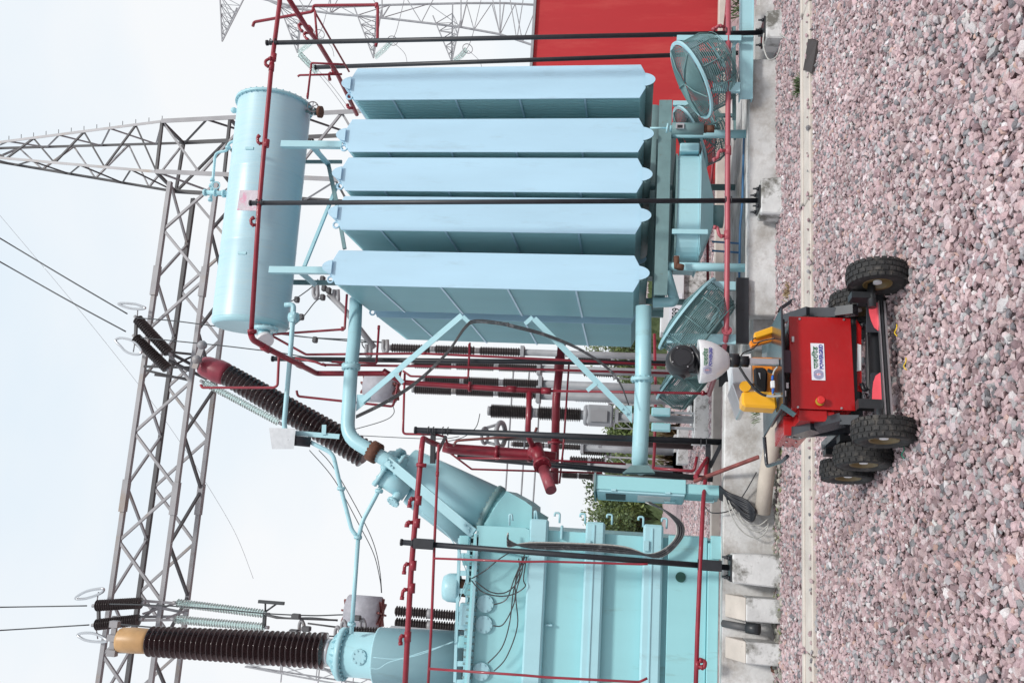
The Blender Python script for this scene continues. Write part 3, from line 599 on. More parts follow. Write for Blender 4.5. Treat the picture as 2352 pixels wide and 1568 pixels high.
mb = MB(); flange(mb, q0, ax, wt*.76, .03, 16, .014); link('upper_flange', mb, teal, t)
mb = MB(); mb.lathe(q0-ax*.12, q0, [(0,wt*.45),(1,wt*.66)], 28); link('bushing_collar', mb, teal, t)
mb = MB(); mb.lathe(q1, pq(1830,640,Yb+.15), [(0,wt*1.0),(1,wt*1.02)], 40); link('base_cone', mb, tealt, t)
mb = MB(); a_ = pq(880,150,9.1); b_ = pq(1430,610,8.95); mb.bar(a_, b_, PX(22,9), .05, up=(0,1,0)); link('front_stay', mb, teal, t)
for k in (.02,.05,.93,.97):
    for s in (-1,1):
        q = a_.lerp(b_, k)+Vector((s*.03,-.03,s*.02)); mb = MB(); mb.cyl(q, q-Vector((0,.02,0)), .014, n=6); link('bolt', mb, teal, t)
mb = MB(); k0 = pq(840,230,9.35); k1 = pq(1010,340,9.45); rr = wt*.48; mb.lathe(k0, k1, [(0,rr),(1,rr)], 28); flange(mb, k0, (k1-k0), rr*1.25, .02, 10, .01); link('side_neck', mb, teal, t)
mb = MB(); k0 = pq(915,410,9.3); k1 = pq(975,330,9.4); rr = wt*.28; mb.cyl(k0, k1, rr*.7, n=18); flange(mb, k0, k1-k0, rr, .012, 8, .008); flange(mb, k1, k1-k0, rr, .012, 8, .008); link('relief_valve', mb, teal, t)
mb = MB(); mb.lathe(pq(1030,350,9.55), pq(1400,640,9.6), [(0,wt*.52),(.05,wt*.55),(1,wt*.5)], 28); link('oil_neck', mb, teal, t)
# left, vertical bushing
t = thing('bushing', 'upright brown bushing with an ochre cap at the left end', 'bushing', P('H',520,1365,9.5), 'high voltage bushings')
Yb2 = 9.5; b0 = P('H',490,1362,Yb2); b1 = P('G',955,1300,Yb2); c1 = P('G',765,1290,Yb2)
mb = MB(); insulator(mb, b0, b1, PX(40,Yb2), 34, .66, 36, .86); link('porcelain', mb, porc, t)
mb = MB(); L_ = (c1-b1).length; rr = PX(29,Yb2); mb.lathe(b1, c1, [(-.02,rr*.6),(-.01,rr*.85),(.03,rr*.97),(L_*.5,rr*1.0),(L_*.9,rr*.97),(L_*.98,rr*.9),(L_,rr*.5)], 32, absolute=True); link('cap', mb, capc, t, label='ochre end cap')
mb = MB(); mb.bar(P('G',735,1185,Yb2), P('G',715,1375,Yb2), .06,.035, up=(0,1,0)); mb.cyl(c1, P('G',725,1280,Yb2), .035, n=10)
for (u, v) in ((735,1190),(718,1375),(720,1278)): mb.box(P('G',u,v,Yb2-.03), (.07,.07,.1))
link('terminal', mb, galv, t); mb = MB(); mb.cyl(P('G',850,1294,Yb2-.15), P('G',850,1294,Yb2-.12), .012); 
t = thing('upright_turret', 'upright pale aqua turret with round covers under the ochre capped bushing', 'turret', P('H',1380,1400,9.5))
q0 = P('H',600,1380,Yb2); q1 = P('H',1400,1425,Yb2); rf = PX(66,Yb2)*.92
mb = MB(); mb.lathe(q0, q1, [(0,rf*.80),(.27,rf*.80),(.275,rf*1.0),(.285,rf*1.02),(.29,rf*1.0),(1,rf*1.02)], 56); link('body', mb, teal, t)
mb = MB(); ax = q1-q0; flange(mb, q0, ax, rf*.95, .03, 24, .014); link('top_flange', mb, teal, t)
mb = MB(); mb.lathe(P('H',520,1365,Yb2), q0, [(0,PX(30,Yb2)),(.4,PX(34,Yb2)),(1,rf*.72)], 40)
for k in range(16):
    w = 2*pi*k/16; u = Vector((cos(w),sin(w),0)); mb.bar(q0+u*rf*.84+Vector((0,0,.03)), P('H',545,1368,Yb2)+u*PX(33,Yb2), .012, .04)
link('ribbed_collar', mb, teal, t)
mb = MB(); mb.lathe(P('H',480,1360,Yb2), P('H',528,1366,Yb2), [(0,PX(27,Yb2)),(1,PX(29,Yb2))], 32); link('metal_ring', mb, alu, t)
def cover(t, c, r, Y=None):
    mb = MB(); c = Vector(c); mb.cyl(c, c-Vector((0,.03,0)), r, n=32); link('inspection_cover', mb, teal, t)
    for k in range(8):
        w = 2*pi*k/8+.3; q = c+Vector((cos(w)*r*.8,-.03,sin(w)*r*.8)); mb = MB(); mb.cyl(q, q-Vector((0,.012,0)), .009, n=6); link('bolt', mb, teal, t)
cover(t, P('H',700,1398,Yb2-rf*.80+.02), PX(17.5,9))

# ------------------------------------------------------------------ transformer tank
Yt = 8.98; Yf_ = 8.86
xR = P('I',450,600,Yt).x; xL = -4.2; ztop = P('H',1420,1300,Yf_).z; zbase = HL+.01
t = thing('transformer_tank', 'big aqua transformer tank with three horizontal stiffener belts', 'transformer', ((xR+xL)/2,9.2,zbase))
mb = MB(); mb.box2((xL,Yt,zbase),(xR,10.9,ztop)); link('tank_body', mb, tealt, t)
def belt(a0, a1, m, xend, lab=None, dp=.13):
    z1 = P('I',a0,1000,Yt-dp).z; z0 = P('I',a1,1000,Yt-dp).z
    mb = MB(); mb.box2((xL,Yt-dp,z0),(xend,Yt-.002,z1)); o = link('stiffener_belt', mb, m, t, bevel=.02 if dp > .1 else .005); return z0, z1
xb = P('I',250,520,Yf_).x
z0, z1 = belt(165,285,teal,xb); 
zb0 = [(z0,z1)]
zb0.append(belt(530,655,teal,P('I',600,538,Yf_).x)); zb0.append(belt(905,1035,teal,P('I',980,555,Yf_).x))
for z0, z1 in zb0[1:]:
    mb = MB(); mb.bar((xL,Yf_-.016,(z0+z1)/2+.01), (xb-.02,Yf_-.016,(z0+z1)/2+.01), .012,.012); link('weld_bead', mb, teal, t)
zc1 = P('I',1070,1000,Yf_).z; zc0 = P('I',1325,1000,Yf_).z
mb = MB(); mb.box2((xL,Yt-.10,zc0+.004),(xR+.03,Yt-.003,zc1)); link('lower_band', mb, tealt, t, bevel=.006)
mb = MB(); mb.box2((xL,Yt-.16,zbase+.002),(xR-.02,Yt-.004,zc0)); link('base_skirt', mb, tealt, t, bevel=.006)
q = P('I',1155,890,Yt-.11); mb = MB(); mb.cyl((q.x,Yt-.115,q.z), (q.x,Yt-.10,q.z), .05, n=16); link('drain_plug', mb, mat('green_plug', (.01,.08,.06), .4), t)
mb = MB(); zz = ztop; mb.box2((xL,Yt-.12,zz+.002),(xR-.05,10.9,zz+.03)); link('top_flange', mb, teal, t)
mb = MB(); mb.box2((xL,Yt-.10,zz+.034),(xR-.08,10.9,zz+.058)); link('cover_plate', mb, tealt, t)
mb = MB()
for k in range(46): mb.cyl((xR-.12-k*.065,Yt-.09,zz-.02), (xR-.12-k*.065,Yt-.09,zz+.085), .011, n=6)
link('flange_bolts', mb, teald, t, kind='stuff')
# step at the right shoulder, hooks, inspection covers, lugs
mb = MB(); mb.extr([P('H',1450,560,Yf_), P('H',1758,575,Yf_), P('I',190,590,Yf_), P('I',190,760,Yf_), P('H',1450,700,Yf_)], (0,.11,0)); link('shoulder_plate', mb, tealt, t)
def hook_rung(r, a, b_, c, d, Y): 
    mb = MB(); p = [P(r,*a,Y), P(r,*b_,Y), P(r,*c,Y), P(r,*d,Y)]; mb.tube(p, .011, 8, bend=.03); link('rung', mb, teal, t)
for (u, v) in ((345,480),(508,485),(680,490),(880,505),(1030,515)):
    hook_rung('I', (u+35,v+65), (u+38,v), (u+5,v), (u+5,v+22), Yf_+.1)
hook_rung('I',(80,530),(75,490),(60,490),(60,560),Yf_); hook_rung('I',(240,530),(232,470),(222,470),(222,520),Yf_+.05)
for (u, v) in ((1505,1058),(1497,1190),(1480,1490)):
    cover(t, P('H',u,v,Yt-.005), PX(19,Yt))
for (r, u, v, w_, h_) in (('H',1535,655,.10,.10),('H',1380,1130,.20,.08),('I',395,604,.14,.025),('I',315,1195,.02,.07),('I',1228,680,.05,.10)):
    q = P(r,u,v,Yt-.03); mb = MB(); mb.box(q, (w_,.07,h_)); link('bracket', mb, teal, t, bevel=.006)
for u in (195,562,935):
    q = P('I',u,690,Yf_-.03); mb = MB(); mb.box(q, (.10,.03,.05)); link('cable_clamp', mb, teal, t)
q = P('I',1380,700,Yf_-.01); mb = MB(); mb.box(q, (.22,.12,.10)); link('jacking_pad', mb, tealt, t, bevel=.004)
# bevelled block right of the top (base of slanted turret)
mb = MB(); mb.extr([P('H',1500,545,9.15), P('H',1640,340,9.15), P('H',1758,405,9.15), P('I',205,440,9.15), P('I',200,600,9.15), P('H',1460,640,9.15)], (0,.9,0)); link('turret_pocket', mb, tealt, t)
# top fittings
mb = MB(); q = P('H',1360,960,9.1); mb.cyl(P('H',1405,965,9.1), P('H',1335,955,9.1), .09, n=20); link('pressure_relief_base', mb, rust, t)
mb = MB(); mb.lathe(P('H',1340,960,9.1), P('H',1240,955,9.1), [(0,.14),(.1,.15),(.7,.145),(1,.12)], 28); link('pressure_relief_dome', mb, teal, t)
mb = MB(); a_ = P('H',1340,640,9.0); b_ = P('H',1310,1560,9.0)
mb.bar(a_, b_, .03,.03); mb.bar(P('H',1400,640,9.0), P('H',1370,1560,9.0), .03,.03)
for k in range(9): mb.bar(a_.lerp(b_, k/8), P('H',1400,640,9.0).lerp(P('H',1370,1560,9.0), k/8), .05,.02, up=(0,1,0))
link('cover_rail', mb, teal, t)
mb = MB(); q = P('H',1385,1140,9.0); mb.box(q, (.26,.1,.14)); link('junction_box', mb, teal, t, bevel=.006)
for (u, v) in ((1375,660),(1395,780),(1405,970),(1365,1300)):
    mb = MB(); mb.box(P('H',u,v,9.02), (.11,.09,.10)); link('clamp_block', mb, tealt, t, bevel=.006)
mb = MB(); mb.box2((xL,9.1,zz+.06),(xR-.1,10.8,zz+.13)); link('raised_cover', mb, dark, t)

# control cabinet
t = thing('control_cabinet', 'narrow aqua control cabinet with windowed door beside the lower oil pipe', 'cabinet', P('I',1000,330,8.7))
Yc2 = 8.75; a_ = P('I',615,240,Yc2); b_ = P('I',1190,350,Yc2); xa, xb_ = min(a_.x,b_.x), max(a_.x,b_.x); x1 = P('I',900,250,Yc2).x; x0 = P('I',900,342,Yc2).x; xs_ = P('I',900,405,Yc2+.35).x
mb = MB(); mb.box2((x0,Yc2,b_.z),(x1,Yc2+.42,a_.z)); link('shell', mb, tealt, t, bevel=.006)
mb = MB(); mb.box2((x0-.022,Yc2+.012,b_.z+.012),(x0-.002,Yc2+.40,a_.z-.012)); link('door', mb, teal, t, bevel=.004)
mb = MB(); mb.box2((x0-.027,Yc2+.08,a_.z-.30),(x0-.0225,Yc2+.33,a_.z-.10)); link('window', mb, blkp, t)
mb = MB(); mb.box2((x0-.026,Yc2+.08,a_.z-.75),(x0-.0225,Yc2+.33,a_.z-.42)); link('notice', mb, white, t)
mb = MB(); mb.box2((x0-.03,Yc2-.02,a_.z+.002),(x1+.02,Yc2+.44,a_.z+.02)); link('rain_hood', mb, teald, t)
mb = MB(); z2 = P('I',1410,330,Yc2).z; mb.box2((x0+.01,Yc2+.03,z2),(x1-.03,Yc2+.33,b_.z-.003)); link('gland_box', mb, tealt, t, bevel=.008)
mb = MB(); mb.tube([(x0-.025,Yc2+.2,b_.z+.1),(x0-.05,Yc2+.2,b_.z+.1),(x0-.05,Yc2+.2,b_.z+.2),(x0-.025,Yc2+.2,b_.z+.2)], .006, 6); mb.tube([(x0+.005,Yc2+.18,z2+.05),(x0-.03,Yc2+.18,z2+.05),(x0-.03,Yc2+.18,z2+.15),(x0+.005,Yc2+.18,z2+.15)], .006, 6); link('handle', mb, teal, t)
for k in (.2,.8): mb = MB(); zq = b_.z+(a_.z-b_.z)*k; mb.box((x0-.004,Yc2+.0,zq), (.02,.016,.05)); link('hinge', mb, teal, t)
cabx = x0
xf_ = P('I',900,404,Yc2+.42).x; Rz = Matrix.Rotation(math.atan2(x0-xf_, .42), 3, 'Z'); pv = Vector((x0,Yc2,0))
for o_ in t.children:
    for v in o_.data.vertices: w_ = v.co+origin(o_)-pv; v.co = Rz @ w_+pv-origin(o_)

# ------------------------------------------------------------------ fans
def fan(c, n, R, dep, label, t0=None, frame=None):
    c = Vector(c); n = Vector(n).normalized(); t = thing('cooling_fan', label, 'fan', c, 'radiator cooling fans')
    a = n.orthogonal().normalized(); b_ = n.cross(a)
    mb = MB()
    for i in range(24): ring(mb, c+n*(.02+.05*(1-(i/24)**2)), R*(.12+.85*i/23), .0042, n, 44, 4)
    link('front_guard', mb, tealfan, t)
    mb = MB()
    for k in range(5):
        w = 2*pi*k/5+.5; d = a*cos(w)+b_*sin(w); mb.tube([c+n*.08, c+n*.075+d*R*.5, c+n*.03+d*R, c-n*.03+d*R*1.02], .007, 6)
    link('guard_spokes', mb, tealfan, t)
    mb = MB(); m_ = 48; vs = []
    for i in range(m_):
        w = 2*pi*i/m_; d = a*cos(w)+b_*sin(w); 
        for (rr, h) in ((R*1.0,.012),(R*1.09,.012),(R*1.09,-.012),(R*1.0,-.012)): vs.append(c+d*rr+n*h)
    mb.add(vs, [(i*4+j, i*4+(j+1)%4, ((i+1)%m_)*4+(j+1)%4, ((i+1)%m_)*4+j) for i in range(m_) for j in range(4)]); link('mounting_ring', mb, teal, t)
    mb = MB()
    for i in range(18): ring(mb, c-n*(.02+dep*i/17), R*(.98-(.0 if i < 12 else .022*(i-11))), .0048, n, 44, 4)
    for i in range(10): ring(mb, c-n*(dep+.03), R*(.15+.75*i/9), .0035, n, 36, 4)
    link('cage_rings', mb, tealfan, t)
    mb = MB()
    for k in range(10):
        w = 2*pi*k/10; d = a*cos(w)+b_*sin(w); mb.tube([c+d*R, c-n*dep*.75+d*R*1.0, c-n*dep+d*R*.9, c-n*(dep+.03)+d*R*.15], .006, 6)
    link('cage_stays', mb, tealfan, t)
    mb = MB(); mb.cyl(c-n*.05, c-n*(dep+.02), R*.2, n=20); link('motor', mb, teald, t)
    for k in range(4):
        w = 2*pi*k/4+.3; d = a*cos(w)+b_*sin(w); e = n.cross(d); mb = MB(); h = n*.07
        pts = [c-n*.12+d*R*.2-e*.05-h*.6, c-n*.12+d*R*.2+e*.05+h*.6, c-n*.12+d*R*.9+e*.16+h*.5, c-n*.12+d*R*.9-e*.16-h*.5]
        mb.extr(pts, n*.004); link('blade', mb, alu, t)
    return t
fc = P('M',540,790,8.52)
fan(fc, (-.50,-.03,.865), .40, .34, 'wire caged cooling fan tilted left in front of the red wall')
fan(P('M',520,1560,10.1), (-.47,-.06,.88), .40, .34, 'smaller looking caged fan partly hidden behind the silver damper below the radiators')
fan(P('F',1235,670,8.68), (.60,.02,.80), .42, .30, 'wire caged cooling fan tilted right behind the rover mast')
fan(P('F',1190,1040,10.4), (.60,.02,.80), .42, .30, 'caged fan half hidden behind the rover camera')
# frame of the right fan
t = thing('fan_stand', 'aqua steel stand of the right fan bolted on a long channel beam', 'stand', P('M',1270,500,8.5))
def seg(name, a, b_, Y, w, m=teal, d=.05):
    mb = MB(); mb.bar(P(*a,Y), P(*b_,Y), w, d, up=(0,1,0)); return link(name, mb, m, t)
seg('upright', ('M',350,248), ('M',1190,252), 8.40, PX(14,8.4)); seg('upright', ('M',820,885), ('M',1175,890), 8.40, PX(24,8.4))
mb = MB(); p_ = [P('M',1190,-400,8.5), P('M',1175,1030,8.5)]; q_ = [P('M',1355,-400,8.5), P('M',1335,1030,8.5)]
mb.extr([p_[0], p_[1], q_[1], q_[0]], (0,.016,0)); mb.bar(p_[0]+Vector((0,.04,0)), p_[1]+Vector((0,.04,0)), .09,.012); mb.bar(q_[0]+Vector((0,.04,0)), q_[1]+Vector((0,.04,0)), .09,.012); link('channel_beam', mb, teal, t)
seg('diagonal', ('M',785,295), ('M',1115,825), 8.46, PX(6.5,8.4), d=.01); seg('diagonal', ('M',800,390), ('M',985,310), 8.5, PX(5,8.4), d=.01); seg('diagonal', ('M',1130,295), ('M',920,580), 8.55, PX(5,8.4), d=.01)
seg('diagonal', ('M',1000,640), ('M',1110,820), 8.52, PX(5,8.4), d=.01)
seg('rear_upright', ('M',1095,100), ('M',1100,1300), 8.8, PX(8,8.8), m=teald)
t = thing('fan_stand', 'aqua stand behind the right fan, under the rear fan', 'stand', P('M',1000,1200,10)); seg('upright', ('M',300,1095), ('M',600,1098), 10.0, PX(14,8.4)); seg('upright', ('M',850,1250), ('M',1100,1250), 10.0, PX(8,8.8), teald); seg('rail', ('M',1100,980), ('M',1110,1560), 9.9, PX(6,8.8), teald); seg('diagonal', ('M',840,1370), ('M',890,1320), 9.95, PX(4,8.8)); seg('diagonal', ('M',800,1280), ('M',860,1400), 9.95, PX(6,8.8))
t = thing('fan_stand', 'aqua stand of the fan behind the rover mast, on a black beam', 'stand', P('F',1540,650,8.6)); seg('upright', ('F',1370,483), ('F',1555,487), 8.55, PX(20,8.5)); seg('upright', ('F',1100,830), ('F',1555,838), 8.50, PX(22,8.5)); seg('diagonal', ('F',1350,800), ('F',1485,570), 8.53, PX(6,8.5), d=.01); seg('diagonal', ('F',1440,670), ('F',1490,760), 8.55, PX(5,8.5), d=.01)
mb = MB(); p_ = P('F',1600,435,8.57); q_ = P('F',1600,865,8.57); mb.bar(p_, q_, .06, PX(28,8.5)); link('black_beam', mb, blk, t)
t = thing('fan_stand', 'dark stand of the fan half hidden behind the rover camera', 'stand', P('F',1450,1120,10)); seg('upright', ('F',1100,1080), ('F',1510,1090), 10.2, PX(10,8.5), teald); seg('upright', ('F',1480,880), ('F',1480,1150), 10.2, PX(28,8.5), blk)
# square box fan
t = thing('box_fan', 'large square aqua fan shroud blowing upward beneath the middle radiators', 'fan', P('C',1320,1300,9.1)); Ys = 8.80
a_ = P('C',1245,1010,Ys); b_ = P('F',1290,275,Ys); zT = (P('C',1250,1010,Ys).z+P('F',1165,30,Ys).z)/2; zB = P('C',1392,1300,Ys).z
xr2, xl2 = a_.x, b_.x
def squircle(k, z, n=40, e=.55):
    cxx, cyy, rx, ry = (xl2+xr2)/2, Ys+.575, (xr2-xl2)/2*k, .575*k
    f = lambda v: (abs(v)**e)*(1 if v > 0 else -1)
    return [Vector((cxx+rx*f(cos(2*pi*i/n)), cyy+ry*f(sin(2*pi*i/n)), z)) for i in range(n)]
mb = MB(); mb.extr(squircle(1, zB), (0,0,zT-zB)); link('shroud', mb, teal, t)
mb = MB(); mb.extr(squircle(1.035, zT+.002), (0,0,.014)); link('top_rim', mb, teald, t); mb = MB(); mb.extr(squircle(1.03, zB-.016), (0,0,.014)); link('bottom_rim', mb, teal, t)
mb = MB(); mb.box2((xr2-.03,Ys+.10,zB+.003),(xr2+.07,Ys+.9,zT-.02)); link('side_box', mb, teal, t, bevel=.01)
zc_ = P('C',1500,1350,Ys+.2).z; xc = (xl2+xr2)/2
mb = MB(); mb.hexa([Vector(v) for v in ((xc-.16,Ys+.38,zc_),(xc+.16,Ys+.38,zc_),(xc+.16,Ys+.72,zc_),(xc-.16,Ys+.72,zc_),(xl2+.03,Ys+.03,zB-.02),(xr2-.03,Ys+.03,zB-.02),(xr2-.03,Ys+1.1,zB-.02),(xl2+.03,Ys+1.1,zB-.02))]); link('inlet_cone', mb, teal, t)
mb = MB(); mb.cyl((xc,Ys+.55,zc_-.002), (xc,Ys+.55,zc_-.12), .13, n=24); link('motor', mb, teald, t)
mb = MB(); mb.box((P('F',1230,132,Ys).x,Ys-.025,(zT+zB)/2-.02), (.05,.03,zT-zB+.14)); link('clamp_strap', mb, teal, t)
# damper cylinder with window
t = thing('damper_cylinder', 'short silver-green cylinder with a small sight glass hanging under the fourth radiator', 'cylinder', P('M',500,1400,8.6)); Yd = 8.62
mb = MB(); mb.cyl(P('M',285,1420,Yd), P('M',700,1425,Yd), PX(14.5,Yd), n=28); link('body', mb, teald, t); mb = MB(); mb.cyl(P('M',700,1425,Yd), P('M',735,1425,Yd), PX(10,Yd)); mb.cyl(P('M',735,1425,Yd), P('M',840,1425,Yd), PX(9,Yd), n=12); link('rusty_coupling', mb, rust, t)
mb = MB(); mb.box(P('M',392,1390,Yd-.07), (.06,.02,.085)); link('frame', mb, alu, t); mb = MB(); mb.box(P('M',392,1390,Yd-.083), (.03,.008,.055)); link('sight_glass', mb, blkp, t)
mb = MB(); mb.cyl(P('M',0,1412,Yd), P('M',215,1412,Yd), .01, n=8); mb.cyl(P('M',215,1412,Yd), P('M',240,1415,Yd), .05); mb.cyl(P('M',250,1418,Yd), P('M',285,1420,Yd), .035); link('rod', mb, teal, t)
# small rusty valve
t = thing('drain_valve', 'small rusty drain valve beside the left radiator leg', 'valve', P('F',1165,340,8.9)); mb = MB(); mb.cyl(P('F',1165,290,8.85), P('F',1168,370,8.85), .03, n=12); mb.cyl(P('F',1190,345,8.85), P('F',1185,375,8.85), .045, n=12); link('body', mb, rust, t); mb = MB(); mb.bar(P('F',1150,292,8.85), P('F',1185,292,8.85), .02,.02); link('handle', mb, alu, t)

# ------------------------------------------------------------------ red sprinkler pipework
def pipe(name, label, pts, Y, rpx, m=red, bend=.06, joints=(), nozz=(), fl=(), n=14, group=None):
    p = PL(Y, *pts); t = thing(name, label, 'pipe', min(p, key=lambda q: q.z), group or 'red fire water spray pipes'); r_ = PX(rpx/2, Y)
    mb = MB(); mb.tube(p, r_, n, bend=bend); link('pipe_run', mb, m, t)
    for j in joints:
        q = P(j[0],j[1],j[2], j[3] if len(j) > 3 else Y); q0 = min(range(len(p)-1), key=lambda i: ((p[i]+p[i+1])/2-q).length); d = (p[q0+1]-p[q0]).normalized()
        mb = MB(); mb.cyl(q-d*r_*1.7, q+d*r_*1.7, r_*1.22, n=n); link('joint_sleeve', mb, m, t)
    for f in fl:
        q = P(f[0],f[1],f[2], f[3] if len(f) > 3 else Y); q0 = min(range(len(p)-1), key=lambda i: ((p[i]+p[i+1])/2-q).length); d = (p[q0+1]-p[q0]).normalized()
        mb = MB(); flange(mb, q, d, r_*1.9, .014, 6, .008); link('flange', mb, m, t)
    for z in nozz:
        r, offs, w = z[0], z[1], z[2]; YY = z[3] if len(z) > 3 else Y
        q = [P(r, u, v, YY-(.03 if k > 0 else 0)) for k, (u, v) in enumerate(offs)]
        mb = MB(); mb.tube(q, PX(w/2, YY), 10, bend=.03); d = (q[-1]-q[-2]).normalized(); mb.cyl(q[-1]-d*.012, q[-1]+d*.018, PX(w*.62, YY), n=10); mb.cyl(q[1].lerp(q[0],.15), q[1].lerp(q[0],.4), PX(w*.65, YY), n=10); link('spray_nozzle', mb, m, t)
    return t
pipe('spray_pipe', 'long upper red spray pipe crossing in front of the conservator', [('B',215,-60),('B',205,30),('B',150,460),('B',110,900),('B',60,1480),('E',8,800)], 8.42, 12, bend=0,
     joints=[('B',165,400),('B',116,1000),('B',150,470)], nozz=[('B',[(150,460),(110,462),(105,425),(140,408)],8),('B',[(95,1000),(55,1000),(52,960),(60,950)],8),('B',[(45,1568),(10,1568),(5,1530),(20,1520)],8)], fl=[('E',14,785)])
pipe('spray_pipe', 'lower red spray pipe with hooked nozzles in front of the radiators', [('C',1592,-60),('C',1590,600),('C',1587,1200),('F',1503,100),('F',1495,810),('F',1480,900,8.6),('F',1380,1200,10.0)], 8.40, 12.5, m=redp, bend=.08,
     nozz=[('C',[(1582,485),(1530,480),(1520,438),(1500,436)],8),('C',[(1580,1050),(1525,1052),(1518,1100),(1495,1112)],8),('F',[(1490,155),(1450,158),(1435,100),(1420,98)],8),('C',[(1565,190),(1525,180),(1515,190),(1490,205)],8)], joints=[('C',1590,505),('C',1590,1050),('F',1500,150)], fl=[('F',1497,780)])
pipe('spray_pipe', 'red riser pipe falling behind the rover to the lower ring', [('E',6,800,8.42),('E',18,840,8.5),('E',150,915,8.8),('E',290,985,9.2),('E',440,1062,9.9),('E',905,1062),('E',1000,1120),('Q',380,512),('Q',1060,556),('Q',1340,566)], 10.0, 13, bend=.05,
     joints=[('E',105,895,8.7),('E',330,1005,9.4),('E',905,1062),('Q',1080,553),('Q',1330,566)], fl=[('Q',778,535)])
pipe('spray_pipe', 'slim red drop pipe from the tee down behind the rover', [('Q',1330,565),('Q',2352,582),('F',1370,1195)], 10.0, 6, bend=.02, fl=[('F',1340,1192)])
pipe('spray_pipe', 'slim red pipe with upright nozzle beside the upper oil pipe', [('E',640,540),('E',625,770),('E',130,805),('E',370,937),('E',1140,930),('Q',1500,345),('Q',2190,380)], 9.65, 6, bend=.02, joints=[('E',610,768),('E',140,803),('E',1150,930)])
pipe('spray_pipe', 'slim red pipe next to the black post behind the rover camera', [('E',300,960),('E',430,985),('E',480,1005),('E',1230,1015),('Q',1740,425),('Q',2352,442)], 9.85, 6, bend=.02, joints=[('E',490,1004),('E',1230,1014)])
pipe('spray_pipe', 'short red nozzle arm above the rear radiators', [('E',852,745),('E',835,995),('E',540,985)], 9.8, 5.5, bend=.02, joints=[('E',850,760)])
pipe('spray_pipe', 'short red nozzle arm crossing the brown insulators', [('E',1452,860),('E',1440,1090),('E',1060,1080),('E',1010,1045)], 9.9, 5, bend=.02, joints=[('E',1448,880)])
pipe('spray_pipe', 'thin red pipe turning left beside the grey wave trap', [('E',1022,1060),('E',1010,1460),('E',1230,1465),('E',1290,1480),('E',1312,1550)], 9.3, 5.5, bend=.04, joints=[('E',1225,1464)])
pipe('spray_pipe', 'thin red pipe end with elbow above the slanted bushing', [('D',1325,1135),('D',1335,1155),('D',1690,1155),('E',160,1155),('E',182,1140),('E',192,925),('E',135,912)], 9.2, 6.5, bend=.04)
pipe('spray_pipe', 'thin red nozzle pipe passing behind the upper oil pipe', [('E',308,1175),('E',315,1212),('E',590,1242),('E',945,1280),('E',975,1140),('E',1005,1000)], 10.2, 6, bend=.04)
pipe('spray_pipe', 'upper red spray pipe in front of the tank with hooked nozzles', [('Q',560,960,9.1),('Q',480,930,8.9),('Q',438,905,8.62),('H',1098,60),('H',1062,460),('H',1030,850),('H',1008,1250),('H',988,1640)], 8.50, 13, bend=.04,
     joints=[('H',1076,400),('H',1066,545),('H',1042,815),('H',1034,960),('H',1008,1270)], fl=[('H',1095,175)],
     nozz=[('H',[(1060,388),(1022,392),(1020,435)],9),('H',[(1045,540),(1005,542),(1003,560)],9),('H',[(1030,805),(990,808),(985,860)],8),('H',[(1015,968),(978,972),(972,1022)],8),('H',[(995,1265),(960,1268),(962,1312)],8)])
pipe('spray_pipe', 'thin red pipe parallel below the upper spray pipe at the tank', [('Q',560,955,9.0),('H',1205,50),('H',1198,230),('H',1178,700),('H',1160,1200),('H',1135,1640)], 8.52, 6.5, bend=.03, joints=[('H',1198,232)])
pipe('spray_pipe', 'thin red pipe branching down across the tank beside the black post', [('H',1175,770),('H',1758,792),('I',300,790),('I',900,808),('I',945,806)], 8.45, 5, bend=.02)
pipe('spray_pipe', 'thin red pipe branching down across the tank at the left edge', [('H',1145,1475),('H',1758,1517),('I',300,1530),('I',890,1560),('I',942,1535)], 8.45, 5.5, bend=.02)
pipe('spray_pipe', 'lower red spray pipe in front of the transformer base', [('I',1250,250),('I',1325,130,9.2),('I',1300,400,8.7),('I',1285,700),('I',1278,850),('I',1262,1250),('I',1250,1640)], 8.44, 10, bend=.02, joints=[('I',1262,1450)], nozz=[('I',[(1260,1458),(1308,1470),(1312,1428),(1285,1422)],9)])
# valve group
t = thing('deluge_valve', 'heavy red valve body on a thick upright red pipe right of the slanted turret', 'valve', P('Q',1250,1010,10.4)); Yv = 10.4
mb = MB(); mb.tube([P('Q',590,970,Yv), P('Q',640,985,Yv), P('Q',1200,1025,Yv), P('Q',1400,1048,Yv)], PX(12.5,Yv), 20); link('upright_pipe', mb, red, t)
for u, v in ((975,1012),(1210,1028)):
    mb = MB(); flange(mb, P('Q',u,v,Yv), Vector((0,0,1)), PX(17,Yv), .02, 8, .01); link('flange', mb, red, t)
mb = MB(); mb.ball(P('Q',1250,1010,Yv-.1), PX(17,Yv), 18); mb.cyl(P('Q',1250,960,Yv-.1), P('Q',1300,1110,Yv-.2), PX(15,Yv), n=20); link('valve_body', mb, red, t)
mb = MB(); flange(mb, P('Q',1300,1100,Yv-.25), P('Q',1360,1290,Yv-.6)-P('Q',1300,1100,Yv-.25), PX(20,Yv), .03, 8, .012); link('outlet_flange', mb, red, t)
mb = MB(); mb.cyl(P('Q',1310,1130,Yv-.25), P('Q',1365,1285,Yv-.5), PX(12.5,Yv), n=20); link('outlet_pipe', mb, redp, t, label='faded pink outlet pipe')
mb = MB(); mb.tube([P('Q',1262,830,Yv-.3), P('Q',1240,885,Yv-.3), P('Q',680,925,Yv-.3), P('Q',660,960,Yv-.2)], PX(3,Yv), 8, bend=.04); link('bypass_pipe', mb, redbr, t)
pipe('water_main', 'thick red water main running level behind the valve', [('Q',1442,230),('Q',1402,620),('Q',1388,1240)], 11.2, 19, bend=0, fl=[('Q',1395,940)], joints=[('Q',1425,370)], group='thick red water mains')
